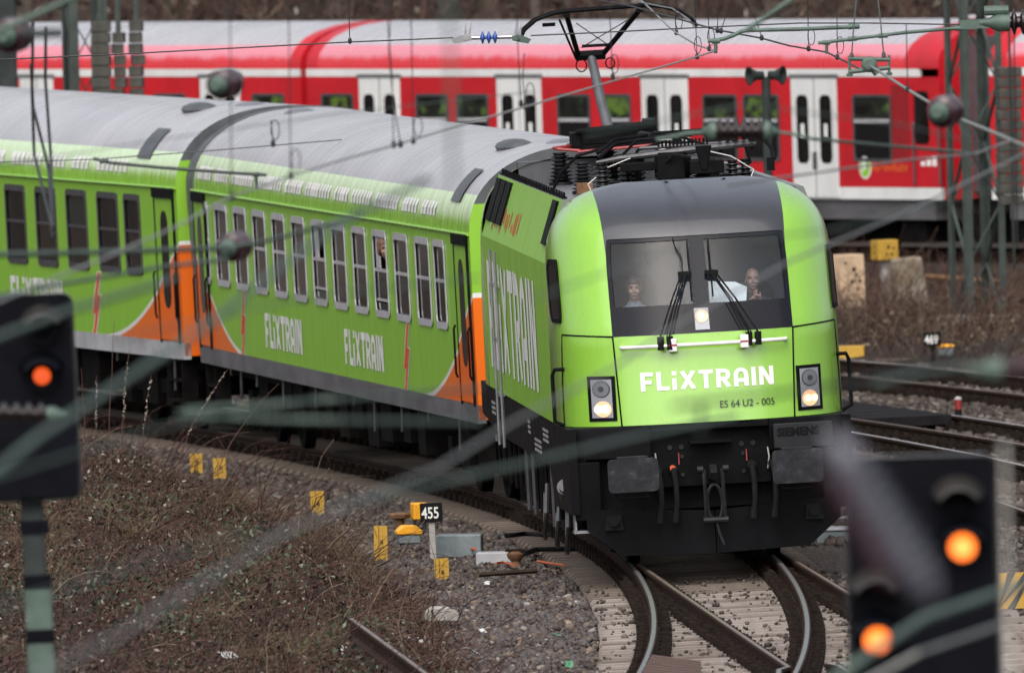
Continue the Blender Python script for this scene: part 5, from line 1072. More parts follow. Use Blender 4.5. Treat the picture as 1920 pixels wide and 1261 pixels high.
# --- lower cross-span wire with its blue section insulator, in focus
cs = thing('cross_span_wire', 'thin black cross-span wire with a blue ribbed section insulator, passing in front of the pantograph', 'wire', W(848, 71, 236))
o_ = cs.location.copy()
MB().tube([W(x, y, 236) - o_ for x, y in ((-60, 117), (0, 112), (220, 102), (655, 79), (850, 71))], .008, 6).build('wire', 'wire_black', cs)
MB().tube([W(x, y, 236) - o_ for x, y in ((995, 67), (1150, 60), (1330, 51), (1500, 43.5), (1630, 43.5), (1830, 47))], .008, 6).build('wire', 'wire_black', cs)
mb = MB(); a, b = W(899, 71, 236) - o_, W(934, 70, 236) - o_; sheds(mb, a, b, .062, 3, .28); mb.build('blue_shed', 'blue_plastic', cs, True)
mb = MB(); mb.tube([W(878, 71.5, 236) - o_, W(900, 71, 236) - o_], .02, 8); mb.tube([W(933, 70, 236) - o_, W(966, 69, 236) - o_], .02, 8); mb.build('rod', 'steel', cs)
for x0, x1, xt, m_ in ((846, 884, 877, 'steel'), (996, 960, 971, 'catenary_green')):
    q = lambda x, y: W(x, y, 236) - o_; mb = MB(); mb.prism([(x0, 74), (x0 + (x1 - x0) * .15, 82), (x0 + (x1 - x0) * .5, 80), (x1, 76), (x1, 67), (x0 + (x1 - x0) * .5, 66)], lambda u, v, w: q(u, v) + Vector((0, w - .02, 0)), .04)
    mb.lathe(q((x0 + x1 * 3) / 4, 71), (0, -1, 0), [(0, .03), (.04, .03)], 10); mb.build('clamp', m_, cs)
    mb = MB()
    for dx in (-4, 3): mb.prism([(xt + dx - 3, 66), (xt + dx + 3, 66), (xt + dx + (4 if dx > 0 else 0), 42 if dx < 0 else 40)], lambda u, v, w: q(u, v) + Vector((0, w - .01, 0)), .012)
    mb.build('arcing_horn', 'steel', cs)
# --- contact wires
g_ct = 'contact wires'
wire('contact wire bending at the steady arm near the pantograph, then running pale towards lower left', [(1130, -22, 262), (1203, 2, 257), (1225, 22, 251), (1250, 47, 244), (1268, 62, 240), (1305, 84, 234), (1341, 96, 230), (1260, 120, 221), (1150, 152, 211), (1010, 193, 201), (870, 233, 193), (740, 272, 186), (640, 300, 180), (545, 330, 174), (435, 368, 166), (330, 425, 157), (200, 482, 149), (70, 535, 143), (-120, 615, 135)], .009, 'copper_wire', group=g_ct)
wire('contact wire slanting from the pantograph head to the hanging pulley at upper right', [(1120, 0, 259), (1180, 11, 255), (1232, 25, 249), (1291, 41, 243), (1343, 56, 238), (1428, 72, 234), (1480, 86, 232), (1550, 98, 230), (1613, 130, 226), (1632, 124, 225)], .009, 'wire_black', group=g_ct)
wire('pale wire from the hanging pulley down through the round insulator at upper right', [(1632, 124, 225), (1650, 135, 223), (1700, 167, 212), (1745, 194, 204), (1800, 223, 196), (1850, 243, 190), (1960, 290, 180)], .014, 'copper_wire', group=g_ct)
wire('short dark wire crossing just right of the pantograph head', [(1196, 4, 252), (1260, 16, 250), (1292, 37, 247), (1302, 50, 246)], .009, 'wire_grey', group=g_ct)
wire('faint grey wire crossing the coach roofs on the left', [(-40, 305, 214), (175, 299, 212), (400, 282, 214), (640, 262, 222)], .006, 'wire_grey')
# --- registration arms
def arm(label, pts, r, drop, name='steady_arm', m_='catenary_green', extra=None):
    p_ = [W(*q) for q in pts]; o_ = p_[0]; t = thing(name, label, 'steady arm', o_); MB().tube([q - o_ for q in p_], r, 10).build('tube', m_, t, True)
    if drop:
        mb = MB(); a, b = W(*drop[0]) - o_, W(*drop[1]) - o_; mb.tube([a, b], r * .9, 8); mb.lathe(b, (0, 0, -1), [(0, r * .8), (r * 1.6, r * .8)], 8); mb.lathe(a, (1, 0, 0), [(-r * 2, r * 1.35), (r * 2, r * 1.35)], 10); mb.build('wire_clamp', m_, t, True)
    if extra:
        mb = MB()
        for (x, y, D) in extra: q = W(x, y, D) - o_; mb.lathe(q, (1, 0, 0.05), [(-r * 2.5, r * 1.3), (-r * 2.5, r * 1.4), (r * 2.5, r * 1.4)], 10)
        mb.build('sleeve', m_, t, True)
    return t
arm('grey-green steady arm with a swan-neck bend right of the pantograph', [(1327, 77, 230), (1342, 76, 230), (1358, 73, 230), (1376, 66, 230), (1390, 59, 230), (1405, 57, 230), (1500, 55, 230), (1612, 50, 230)], .021, ((1342, 77, 230), (1342, 94, 230)), extra=[(1600, 50, 230)])
arm('straight grey-green steady arm reaching from the lattice mast at upper right', [(1534, 81, 229), (1600, 73, 229), (1700, 61, 229), (1795, 53, 229), (1822, 51, 229)], .018, ((1550, 80, 229), (1550, 96, 229)), extra=[(1598, 73, 229), (1656, 67, 229), (1800, 53, 229)])
arm('dark slim steady arm hanging over the left coach roof', [(175, 297, 205), (205, 305, 205), (300, 314, 205), (420, 323, 205), (500, 328, 205)], .016, ((480, 327, 205), (481, 350, 205)), m_='mast_green', extra=[(195, 302, 205)])
# --- pulley hung from the steady arm
pu = thing('hanging_pulley', 'green hub with four short arms hanging under the steady arm at upper right', 'pulley', W(1630, 121, 225)); o_ = pu.location.copy(); q = lambda x, y, D=225: W(x, y, D) - o_
mb = MB(); mb.lathe((0, .03, 0), (0, -1, 0), [(0, .07), (.03, .08), (.07, .075), (.08, .05), (.10, .05)], 18); mb.build('hub', 'catenary_green', pu, True)
mb = MB()
for a, b in (((1592, 110), (1668, 112)), ((1592, 135), (1668, 127))): mb.tube([q(*a), q(*b)], .022, 8)
mb.build('arm', 'catenary_green', pu, True); mb = MB()
for x, y0, y1 in ((1593, 105, 138), (1667, 104, 136)): mb.tube([q(x, y0), q(x, y1)], .016, 6); mb.lathe(q(x, y1), (0, 0, -1), [(0, .03), (.03, .03)], 8)
mb.build('bracket', 'catenary_green', pu, True); mb = MB(); mb.tube([q(1630, 122), q(1644, 140)], .028, 8); mb.build('wire_socket', 'catenary_green', pu, True)
# --- hangers and droppers
DR = 'thin vertical droppers of the overhead line'
def dropper(label, pts, r=.0045, loop=None, m_='wire_black'):
    p_ = [W(*q_) for q_ in pts]; o_ = p_[-1]; t = thing('dropper_wire', label, 'dropper', o_, group=DR); MB().tube([q_ - o_ for q_ in p_], r, 5).build('strand', m_, t)
    mb = MB(); mb.lathe((0, 0, .025), (0, 0, -1), [(0, .012), (.02, .02), (.05, .02), (.06, .01)], 8); mb.build('clip', m_, t)
    if loop:
        D = pts[-1][2]; c_ = Vector((loop, 0, .11)); MB().tube([c_ + Vector((.035 * math.cos(a), 0, .085 * math.sin(a))) for a in [k * math.pi / 8 for k in range(17)]], .004, 4).build('loop', m_, t)
    return t
dropper('dropper with a ring on the black cross-span wire, upper centre left', [(654, -20, 236), (655, 55, 236), (656, 76, 236)], .005, .0)
for lb, pts, lp in (('left strand of the twin hanger in front of the first coach roof', [(722, -20, 186), (730, 80, 186), (735, 150, 186), (738, 270, 186)], 0), ('right strand of the twin hanger in front of the first coach roof', [(736, -20, 186), (729, 90, 186), (737, 190, 186), (751, 269, 186)], 0),
 ('fine dropper in front of the first coach roof, right of the twin hanger', [(770, -20, 188), (775, 262, 188)], .04), ('dropper with a small loop hanging over the joint between the coaches', [(508, 225, 196), (512, 268, 196)], .02),
 ('fine dropper ending with a loop on the first coach roof', [(541, -20, 174), (545, 328, 174)], .04), ('fine dropper ending on the pale contact wire by the coach joint', [(431, -20, 166), (434, 366, 166)], 0),
 ('left strand of the twin hanger left of the pantograph', [(968, -20, 200), (972, 110, 200), (977, 193, 200)], 0), ('right strand of the twin hanger left of the pantograph', [(983, 100, 200), (980, 150, 200), (986, 198, 200)], .04),
 ('fine dropper under the pantograph with a loop', [(1141, -20, 210), (1149, 143, 210)], .02), ('left strand of the twin hanger right of the pantograph', [(1349, -15, 238), (1345, 56, 238)], 0), ('right strand of the twin hanger right of the pantograph', [(1376, -15, 238), (1352, 57, 238)], 0),
 ('short dropper beside the pantograph head', [(1270, -15, 241), (1266, 40, 241), (1268, 60, 241)], .03), ('dropper with a loop left of the swan-neck arm', [(1302, -15, 234), (1307, 105, 234)], .01), ('second dropper with a loop at the swan-neck arm', [(1327, -15, 231), (1330, 90, 231)], .02),
 ('slanting dropper below the green stay at upper right', [(1400, 8, 233), (1418, 38, 233), (1428, 70, 233)], 0), ('dropper with a loop between the two steady arms', [(1514, -15, 231), (1516, 90, 231)], .03), ('dropper with a loop left of the hanging pulley', [(1569, -15, 229), (1570, 106, 229)], .03),
 ('long fine dropper above the cab window of the red train', [(1699, 45, 211), (1702, 166, 211)], 0)): dropper(lb, pts, loop=lp)
for lb, pts in (('left rod holding the hanging pulley', [(1607, -20, 226), (1600, 60, 225), (1597, 104, 225)]), ('right rod holding the hanging pulley', [(1644, -20, 226), (1652, 50, 225), (1657, 102, 225)])): dropper(lb, pts, .007, m_='mast_green')
for lb, pts in (('left black cable hanging at the left edge', [(62, 40, 196), (60, 170, 196), (64, 290, 196), (98, 425, 192)]), ('middle black cable hanging at the left edge', [(58, 120, 196), (62, 200, 196), (92, 320, 195), (97, 430, 192)]), ('right black cable hanging at the left edge', [(86, 50, 196), (85, 150, 196), (95, 290, 195), (99, 440, 192)])): dropper(lb, pts, .014)
# --- upper right insulator on the lattice mast
insulator('dark ribbed insulator with green fork at the top right corner beside the lattice mast', (1893, 42, 229), (1960, 40, 229), .125, 4, 'insulator_brown', capl=.2)
MB_ = MB(); a = W(1800, 47, 229); MB_.beam((0, 0, 0), W(1884, 42, 229) - a, .05, .09); MB_.lathe(W(1868, 20, 229) - a, (1, 0, 0), [(-.12, .05), (.12, .05)], 10); MB_.tube([W(1868, 20, 229) - a, W(1868, 40, 229) - a], .02, 6); ob = MB_.build('insulator_fork', 'catenary_green', None); ob.location = a; tag(ob, 'green fork joining the cross-span wire to the dark insulator at top right', 'bracket')
# --- out-of-focus gear between the bridge and the train
ring_ins('round maroon insulator with green face, in front of the red train door at upper left', 410, 160, 168, .112, .42)
ring_ins('round maroon insulator with green face, in front of the first coach windows', 428, 465, 168, .110, .42)
ring_ins('round dark insulator in front of the red train at upper right', 1762, 211, 175, .125, .4)
ring_ins('round maroon insulator at the far left top corner', 12, 68, 168, .13, .4)
insulator('ribbed dark insulator on a horizontal rod above the loco cab, right of the roof gear', (1342, 246, 178), (1432, 246, 178), .115, 6, 'insulator_brown', 'catenary_green', .07)
tg = 'blurred green tubes of the overhead line'
def tube(label, pts, r, m_='catenary_green', group=tg): return wire(label, pts, r * (.46 if pts[0][2] < 120 else .66), m_, 'stay_tube', 'tube', group, 10)
tube('green rod left of the ribbed insulator above the loco', [(1230, 262, 178), (1290, 250, 178), (1336, 247, 178)], .022)
tube('green rod right of the ribbed insulator, running to the lattice mast', [(1440, 246, 178), (1490, 252, 178), (1520, 260, 178), (1650, 272, 180), (1812, 286, 184)], .020)
tube('thick pale green tube slanting from lower left up to the first coach roof', [(-60, 925, 96), (67, 822, 98), (387, 612, 104), (520, 506, 107), (640, 418, 110), (800, 335, 113)], .036)
tube('green tube crossing in front of the left signal screen', [(-60, 650, 108), (0, 630, 109), (130, 582, 112), (280, 538, 115), (330, 520, 116)], .034)
tube('thin level green tube across the left coach windows', [(-40, 478, 150), (150, 474, 154), (400, 466, 160), (425, 465, 162)], .030)
tube('thin green tube sagging across the left coach below the level one', [(-40, 562, 146), (130, 530, 150), (300, 501, 155), (425, 486, 160)], .022)
tube('green tube right of the round insulator on the first coach', [(445, 462, 166), (480, 456, 164), (560, 436, 158), (680, 402, 150)], .022)
tube('upper level green tube across the coach wheels', [(345, 768, 118), (500, 758, 118), (633, 748, 118), (900, 728, 120)], .024)
tube('lower level green tube across the coach wheels', [(333, 776, 112), (500, 785, 112), (633, 788, 112), (900, 792, 114)], .026)
tube('greyish tube slanting across the buffer beam of the loco', [(640, 950, 104), (764, 920, 106), (995, 866, 110), (1180, 822, 113), (1380, 780, 116)], .026)
wire('long pale grey catenary rope rising from the lower left corner to the right edge', [(60, 1275, 84), (95, 1253, 85), (229, 1186, 88), (343, 1112, 91), (473, 1036, 95), (540, 995, 97), (680, 934, 102), (820, 878, 107), (960, 792, 113), (1150, 690, 122), (1250, 620, 128), (1480, 490, 140), (1700, 398, 154), (1920, 288, 170), (1990, 250, 175)], .0085, 'wire_grey')
wire('faint grey-green rope in front of the brambles at lower left', [(-60, 1150, 84), (0, 1136, 85), (114, 1104, 87), (244, 1062, 90), (317, 1036, 92), (458, 1008, 95), (560, 985, 98)], .006, 'catenary_green')
wire('thin pale rope crossing the red train below the round insulator', [(1360, 348, 168), (1700, 300, 176), (1830, 288, 180), (1900, 262, 184)], .010, 'wire_grey')
tube('dark blurred tube crossing the front lettering plate and right headlamp', [(1262, 762, 96), (1310, 755, 97), (1480, 735, 100), (1600, 718, 103), (1700, 688, 106), (1850, 652, 110), (1980, 622, 113)], .024, 'mast_dark')
wire('short blurred clamp hanging below the dark tube on the loco front', [(1312, 756, 96), (1314, 812, 96)], .014, 'mast_dark', 'tube_clamp', 'clamp')
tube('pale green tube at the right edge above the tracks', [(1640, 720, 104), (1720, 700, 105), (1800, 688, 106), (1866, 692, 106)], .03)
insulator('blurred maroon insulator with green cap at the right edge above the tracks', (1880, 692, 106), (1970, 688, 106), .075, 4, 'insulator_maroon', capl=.1)
insulator('large blurred grey insulator slanting in front of the right signal screen', (1588, 862, 64), (1720, 1072, 64), .058, 8, 'insulator_grey', 'insulator_grey', .06)
MB_ = MB(); a = W(1570, 890, 64.5); MB_.tube([W(x, y, 64.5) - a for x, y in ((1560, 880), (1600, 955), (1640, 1030), (1668, 1085))], .030, 10); ob = MB_.build('insulator_sleeve', 'insulator_maroon', None, True); ob.location = a; tag(ob, 'dark maroon blurred sleeve left of the big grey insulator', 'sleeve')
insulator('blurred grey insulator lying across the left signal screen', (-50, 772, 158), (88, 775, 158), .07, 6, 'insulator_brown', capl=.09)
tube('thick green tube crossing the foot of the right signal screen', [(1560, 1275, 104), (1610, 1240, 104), (1730, 1160, 106), (1870, 1112, 108), (1990, 1075, 110)], .05)
tube('grey tube under the green one at the foot of the right signal', [(1600, 1290, 110), (1720, 1225, 110), (1880, 1170, 112)], .03, 'wire_grey')
tube('green stay tube at upper right above the steady arms', [(1500, -14, 176), (1480, 2, 176), (1418, 44, 176), (1398, 58, 176)], .03)
tube('green stay tube at the top left corner', [(-10, 60, 150), (35, 42, 150), (120, 4, 150), (190, -28, 150)], .032)
wire('dark blurred rod behind the left top insulator', [(40, 64, 140), (120, 62, 140)], .03, 'mast_dark', 'stay_tube', 'tube')
for lb, pts, r in (('faint blurred upright rod left of the pantograph, over the coach roof', [(838, -30, 88), (846, 120, 88), (850, 345, 88)], .011),
 ('faint blurred rope over the second and third red train doors', [(1100, 252, 130), (1400, 196, 136), (1700, 236, 142), (1960, 300, 148)], .006),
 ('faint green wire above the yellow markers, rising to the coach wheels', [(-40, 905, 100), (300, 800, 108), (620, 742, 114)], .006),
 ('faint green wire over the loco nose, rising to upper right', [(1000, 560, 112), (1250, 470, 118), (1560, 430, 124), (1960, 330, 132)], .005),
 ('faint green wire crossing the coach side lettering', [(200, 640, 108), (560, 560, 114), (900, 520, 118)], .006),
 ('thin wire from the left edge over both coach roofs', [(-40, 318, 150), (260, 268, 158), (640, 212, 168), (1000, 172, 178)], .004)): wire(lb, pts, r, 'catenary_green', group='faint out-of-focus wires')
# ------------------------------------------------------------------ MASTS, POLES
def gnd(v): return gz(v.x, v.y)
def lattice(label, px, D, w, rot, ztop, leg=.085, m_='mast_green', step=.85, base=True):
    b = G(px, 640, 0); b = W(px, 640, D); b.z = gnd(b); t = thing('lattice_mast', label, 'mast', b, (0, 0, rot), 'lattice masts'); H = ztop - b.z
    cs_ = [(-w / 2, -w / 2), (w / 2, -w / 2), (w / 2, w / 2), (-w / 2, w / 2)]
    for x, y in cs_:
        mb = MB(); sx, sy = (1 if x > 0 else -1), (1 if y > 0 else -1); mb.box(x - leg / 2, x + leg / 2, y + sy * leg / 2 - .006, y + sy * leg / 2 + .006, 0, H); mb.box(x + sx * leg / 2 - .006, x + sx * leg / 2 + .006, y - leg / 2, y + leg / 2, .001, H); mb.build('leg', m_, t)
    n = int(H / step); k = 0
    for i in range(4):
        a, c_ = cs_[i], cs_[(i + 1) % 4]
        for k in range(n):
            z0 = k * step; p_, q_ = (a, c_) if (k + i) % 2 else (c_, a); MB().beam((p_[0] * 1.06, p_[1] * 1.06, z0), (q_[0] * 1.06, q_[1] * 1.06, z0 + step), .05, .012, (q_[1], -q_[0], 0) if False else (0, 0, 1)).build('brace', m_, t)
    if base: MB().box(-w * .9, w * .9, -w * .9, w * .9, -.4, .12).build('footing', 'concrete', t, bev=.03)
    return t
lm = lattice('tall green lattice mast at the right edge in front of the red train', 1836, 328, .50, R(24), 10.5, leg=.10)
cwt = W(1892, 252, 326.5); cw = thing('counterweight_stack', 'hanging stack of grey concrete tension weights beside the lattice mast', 'counterweight', Vector((cwt.x, cwt.y, 0)), (0, 0, R(10)))
zt, zb = W(1892, 124, 326.5).z, W(1892, 384, 326.5).z; n = 13
blk = None
for k in range(n):
    h = (zt - zb) / n
    if blk is None: blk = MB().box(-.165, .165, -.165, .165, 0, h - .012).build('weight_block', 'counterweight', cw, bev=.012); o = blk
    else: o = blk.copy(); col.objects.link(o)
    o.location = (random.uniform(-.012, .012), random.uniform(-.012, .012), zb + k * h); o.rotation_euler = (0, 0, random.uniform(-.08, .08))
MB().tube([(0, -.17, zb - .9), (0, -.172, zt + .2), (0, -.1, zt + 1.6)], .02, 6).build('hanging_rod', 'mast_dark', cw)
MB().tube([(.05, -.18, zb - .6), (.06, -.18, zt), (.10, -.12, zt + 1.6)], .012, 6).build('hanging_rope', 'wire_black', cw)
m2 = lattice('dark green lattice mast at upper left, behind the green coach', 172, 332, .42, R(12), 10.5, leg=.13)
def wstack(label, px, y0, w, D=331):
    b = W(px, y0, D); t = thing('counterweight_stack', label, 'counterweight', Vector((b.x, b.y, 0))); z1 = b.z; bl = None; k = 0; z = 1.2
    while z < z1:
        if bl is None: bl = MB().box(-w / 2, w / 2, -w / 2, w / 2, 0, .148).build('weight_block', 'counterweight', t, bev=.012); o = bl
        else: o = bl.copy(); col.objects.link(o)
        o.location = (random.uniform(-.02, .02), 0, z); o.rotation_euler = (0, 0, random.uniform(-.2, .2)); z += .16
    MB().tube([(0, 0, z1), (0, 0, z1 + 2.5)], .045, 6).build('hanging_rod', 'mast_green', t); return t
wstack('mossy weight stack right beside the left lattice mast', 189, 50, .27); wstack('middle weight stack between left lattice mast and the slim one', 222, 70, .17); wstack('slim mossy weight stack, rightmost of the upper left group', 256, 40, .19)
b = W(24, 640, 331); b.z = gnd(b); t = thing('steel_pole', 'dark broad steel pole at the top left corner', 'pole', b); MB().box(-.16, .15, -.12, .12, 0, 10).build('shaft', 'mast_dark', t, bev=.02); MB().tube([(-.11, -.14, 5.0), (-.13, -.14, 9.5)], .02, 6).build('conduit', 'steel', t)
b = W(1447, 640, 306); b.z = -.2; t = thing('loudspeaker_post', 'slim dark post with two horn loudspeakers in front of the red train', 'loudspeaker post', b); zt = W(1447, 150, 306).z + .2
MB().tube([(0, 0, 0), (0, 0, zt)], .062, 10).build('post', 'mast_dark', t, True)
for sx in (-1, 1): mb = MB(); mb.lathe((sx * .04, 0, zt + .07), (sx * .9, -.45, -.05), [(0, .05), (.08, .055), (.16, .09), (.20, .13), (.205, .10), (.1, .04)], 14); mb.build('horn', 'mast_dark', t, True)
MB().beam((-.12, 0, zt + .02), (.12, 0, zt + .02), .04).build('bracket', 'mast_dark', t)
b = W(1893, 1290, 92); b.z = -.3; t = thing('handrail_pole', 'blurred pale grey pole right of the signal at the right edge', 'pole', b); MB().tube([(0, 0, 0), (0, 0, W(1893, 850, 92).z + .3)], .011, 10).build('shaft', 'post_pale', t, True); MB().lathe((0, 0, W(1893, 850, 92).z + .3), (0, 0, 1), [(0, .014), (.03, .014), (.04, .008)], 10).build('cap', 'post_pale', t)
# ------------------------------------------------------------------ SIGNALS (two-lamp distant signals, seen from the front)
def signal(label, px, py, D, w, h, lamps, tilt, mats, postx, ls=1.0):
    c_ = W(px, py, D); t = thing('light_signal', label, 'signal', Vector((c_.x - math.tan(R(tilt)) * (c_.z + .3 - h / 2), c_.y, -.3)), (0, R(tilt), 0), 'yellow-lit railway signals'); zt = c_.z + .3
    mb = MB(); mb.prism(rrect(w, h, .06, 4, 0, zt - h / 2), lambda u, v, q_: Vector((u, q_, v)), .035); sc_ = mb.build('screen', 'signal_black', t)
    mb = MB(); ringframe(mb, rrect(w + .05, h + .05, .08, 4, 0, zt - h / 2), rrect(w - .002, h - .002, .06, 4, 0, zt - h / 2), lambda u, v, q_: Vector((u, q_, v)), .20); mb.build('rim', 'signal_edge', sc_)
    MB().box(-w * .42, w * .42, .04, .34, zt - h + .05, zt - .06).build('housing', 'signal_black', t)
    for (lx, ly, lit) in lamps:
        q_ = W(lx, ly, D); x, z = q_.x - c_.x, q_.z + .3
        mb = MB(); mb.lathe((x, 0, z), (0, -1, 0), [(0, .125), (.03, .125), (.03, .10)], 20); lp = mb.build('lamp', 'signal_black', t, True)
        mb = MB(); mb.lathe((x, -.031, z), (0, -1, 0), [(0, .088 * ls), (.012, .080 * ls), (.018, .05 * ls)], 20); mb.build('lens', lit, lp, True)
        if lit == 'signal_yellow': MB().lathe((x, -.050, z), (0, -1, 0), [(0, .045), (.003, .04)], 16).build('lens_core', 'signal_core', lp)
        mb = MB(); n = 14; rows = []
        for L_, rr_ in ((0.0, .185), (.10, .16), (.28, .125)): rows.append([Vector((x + rr_ * math.cos(a), -L_, z - (.02 if L_ else 0) + rr_ * math.sin(a))) for a in [math.pi * (.14 + .72 * k / n) for k in range(n + 1)]])
        mb.grid(rows); ob = mb.build('hood', 'signal_black' if lit != 'signal_black' else 'hood_highlight', lp, True); so = ob.modifiers.new('shell', 'SOLIDIFY'); so.thickness = .006
    MB().box(postx - .1, postx + .1, .10, .24, 0, zt - h - .6).build('post', 'catenary_green', t, bev=.01); MB().box(postx - .095, postx + .07, .105, .235, zt - h - .6, zt - h).build('post_top', 'mast_dark', t, bev=.01)
    mb = MB()
    for z in (zt - h - .22, zt - h - .62, zt - h - 1.02): mb.box(postx - .105, postx + .105, .095, .245, z - .05, z + .05)
    mb.build('post_band', 'signal_black', t)
    return t
signal('black signal screen at lower right showing two yellow lights on a diagonal', 1726, 862, 138, .86, 1.40, [(1805, 1025, 'signal_yellow'), (1645, 1200, 'signal_yellow'), (1797, 948, 'signal_black'), (1640, 1120, 'signal_black')], -.3, None, .1)
signal('black signal screen at the left edge showing one orange light', 22, 560, 170, .88, 1.46, [(80, 705, 'signal_orange'), (84, 618, 'signal_black')], -1.6, None, .10, .75)
# ------------------------------------------------------------------ LINESIDE THINGS
def at(px, py, z=None):
    q = G(px, py, -.25)
    if z is None: z = max(gz(q.x, q.y), -.24 if -2.6 < sd(q.x, q.y)[1] < 13.5 else -9); q = G(px, py, z); 
    return q
def number_sign(label, px0, py0, px1, py1, pyb, D, digits, postm):
    sc_ = FPX / D; c_ = W((px0 + px1) / 2, py1, D); w, h = (px1 - px0) / sc_, (py1 - py0) / sc_; zb = W((px0 + px1) / 2, pyb, D).z
    t = thing('number_sign', label, 'sign', Vector((c_.x, c_.y, zb - .1)), (0, -ROLL, 0)); z = c_.z - zb + .1
    MB().box(-w / 2, w / 2, -.012, .012, z, z + h).build('plate', 'sign_black', t, bev=.004)
    mb = MB(); textmesh(mb, digits, lambda u, v, e: Vector((u, -.012 - e, v)), -w * .44, z + h * .2, h * .60, .003, bold=.0025, wscale=w * .88 / (h * .60 / .72 * .555 * 3 + .001)); mb.build('digits', 'decal_white', t)
    MB().box(-.032, .032, .013, .06, 0, z + h * .6).build('post', postm, t); return t
number_sign('black sign with white number 455 on a pale post left of the loco', 790, 942, 832, 978, 1033, 254, '455', 'post_pale')
number_sign('black sign with number 469 on a dark post right of the loco', 1733, 622, 1766, 649, 682, 318.4, '469', 'sign_black')
def marker(label, px0, px1, py0, py1, D=None, tilt=0):
    b = at((px0 + px1) / 2, py1); D = b.y; sc_ = FPX / D; w, h = (px1 - px0) / sc_, (py1 - py0) / sc_
    t = thing('marker_post', label, 'marker post', b, (0, R(tilt) - ROLL, random.uniform(-.2, .2)), 'short yellow marker posts'); q = w / 2
    mb = MB(); mb.prism([(-q, -.02), (-q, .03), (-q * .35, .03), (-q * .25, .015), (q * .25, .015), (q * .35, .03), (q, .03), (q, -.02), (q * .8, -.025), (-q * .8, -.025)], lambda u, v, z: Vector((u, -v, z - .12)), h + .12); mb.build('channel', 'yellow_paint', t)
    MB().lathe((.15 * q, -.014, h * .55), (0, -1, 0), [(0, .022), (.012, .022), (.012, .012), (.03, .010)], 8).build('bolt', 'rust_brown', t); return t
marker('yellow marker post standing alone at the ballast edge, left of sign 455', 583, 608, 920, 972, tilt=1)
marker('yellow marker post half sunk in brambles below sign 455', 702, 728, 985, 1050, tilt=2)
marker('nearest yellow marker post, on the stones above the white kerb stone', 816, 843, 1046, 1102)
marker('far yellow marker post among the brambles, right one of the far pair', 401, 425, 858, 893)
marker('far yellow marker post among the brambles, left one of the far pair', 357, 380, 850, 882)
# switch machine group near sign 455
def boxthing(name, label, cat, px, py, w, d, h, body, lid=None, rot=0.0, legs=0.0, group=None, z=None):
    b = at(px, py, z); t = thing(name, label, cat, b, (0, 0, rot), group); z0 = legs
    MB().box(-w / 2, w / 2, -d / 2, d / 2, z0 - (0 if legs else .05), z0 + h).build('case', body, t, bev=.012)
    if lid: MB().prism([(-w / 2 - .02, z0 + h), (w / 2 + .02, z0 + h), (w / 2 + .02, z0 + h + .04), (w / 2 - .05, z0 + h + .10), (-w / 2 + .05, z0 + h + .10), (-w / 2 - .02, z0 + h + .04)], lambda u, v, q_: Vector((u, -d / 2 - .02 + q_, v)), d + .04).build('lid', lid, t, bev=.01)
    if legs:
        for sx in (-1, 1): MB().box(sx * w * .33 - .02, sx * w * .33 + .02, -.02, .02, -.1, legs).build('leg', 'dark_frame', t)
    return t
boxthing('track_box', 'grey box with rounded yellow lid on two legs, left of sign 455', 'box', 767, 1038, .24, .3, .10, 'cabinet_blue', 'yellow_lid', .1, .12)
boxthing('track_box', 'bright yellow box just behind sign 455', 'box', 787, 990, .17, .28, .19, 'yellow_lid', None, .15, .1)
boxthing('point_machine', 'large blue-grey point machine right of sign 455', 'point machine', 862, 1035, .50, .5, .20, 'cabinet_blue', None, -.05)
boxthing('point_machine_cover', 'low light grey point machine casing nearest the loco track', 'point machine', 935, 1056, .46, .4, .13, 'sill_pale', None, -.08)
for lb, px, py in (('rusty spring block in front of the large point machine', 860, 1036), ('rusty spring block beside the low grey casing', 967, 1062)):
    b = at(px, py); t = thing('spring_block', lb, 'spring', b); MB().lathe((0, 0, 0), (0, 0, 1), [(0, .07), (.06, .05), (.10, .09), (.14, .10), (.17, .07)], 10).build('coil', 'rust_brown', t, True); MB().box(-.11, .11, -.06, .06, .165, .19).build('cap', 'clip_rust', t)
b = at(770, 990); t = thing('rusty_lamp', 'small rusty round cap on a stem, behind the yellow lidded box', 'cap', b); MB().lathe((-.12, 0, 0), (0, 0, 1), [(0, .05), (.1, .05), (.12, .11), (.16, .12), (.18, .1)], 12).build('cap', 'rust_brown', t, True)
for lb, pts in (('orange hose on the stones in front of the large point machine', [(845, 1036), (855, 1033), (875, 1034), (892, 1038)]), ('orange hose beside the low grey casing', [(930, 1064), (945, 1062), (962, 1067)]), ('orange hose on the stones close to the loco track', [(1008, 1060), (1025, 1063), (1045, 1066), (1058, 1068)])):
    p_ = [at(*q) + Vector((0, 0, .05)) for q in pts]; o_ = p_[0]; ob = MB().tube([q - o_ for q in p_], .013, 8).build('orange_hose', 'orange_hose', None, True); ob.location = o_; tag(ob, lb, 'hose')
for lb, pts in (('black point rod beside the upper sleepers left of the loco', [(950, 1012), (985, 1008), (1040, 1012)]), ('black point rod from the low casing to the rail', [(985, 1046), (1005, 1038), (1090, 1036)]), ('dark plank lying on the stones left of the loco track', [(895, 1086), (1005, 1078)])):
    p_ = [at(*q) + Vector((0, 0, .05)) for q in pts]; o_ = p_[0]; ob = MB().tube([q - o_ for q in p_], .03, 6).build('point_rod' if 'rod' in lb else 'wooden_plank', 'black_paint' if 'rod' in lb else 'sleeper_dark', None); ob.location = o_; tag(ob, lb, 'rod' if 'rod' in lb else 'plank')
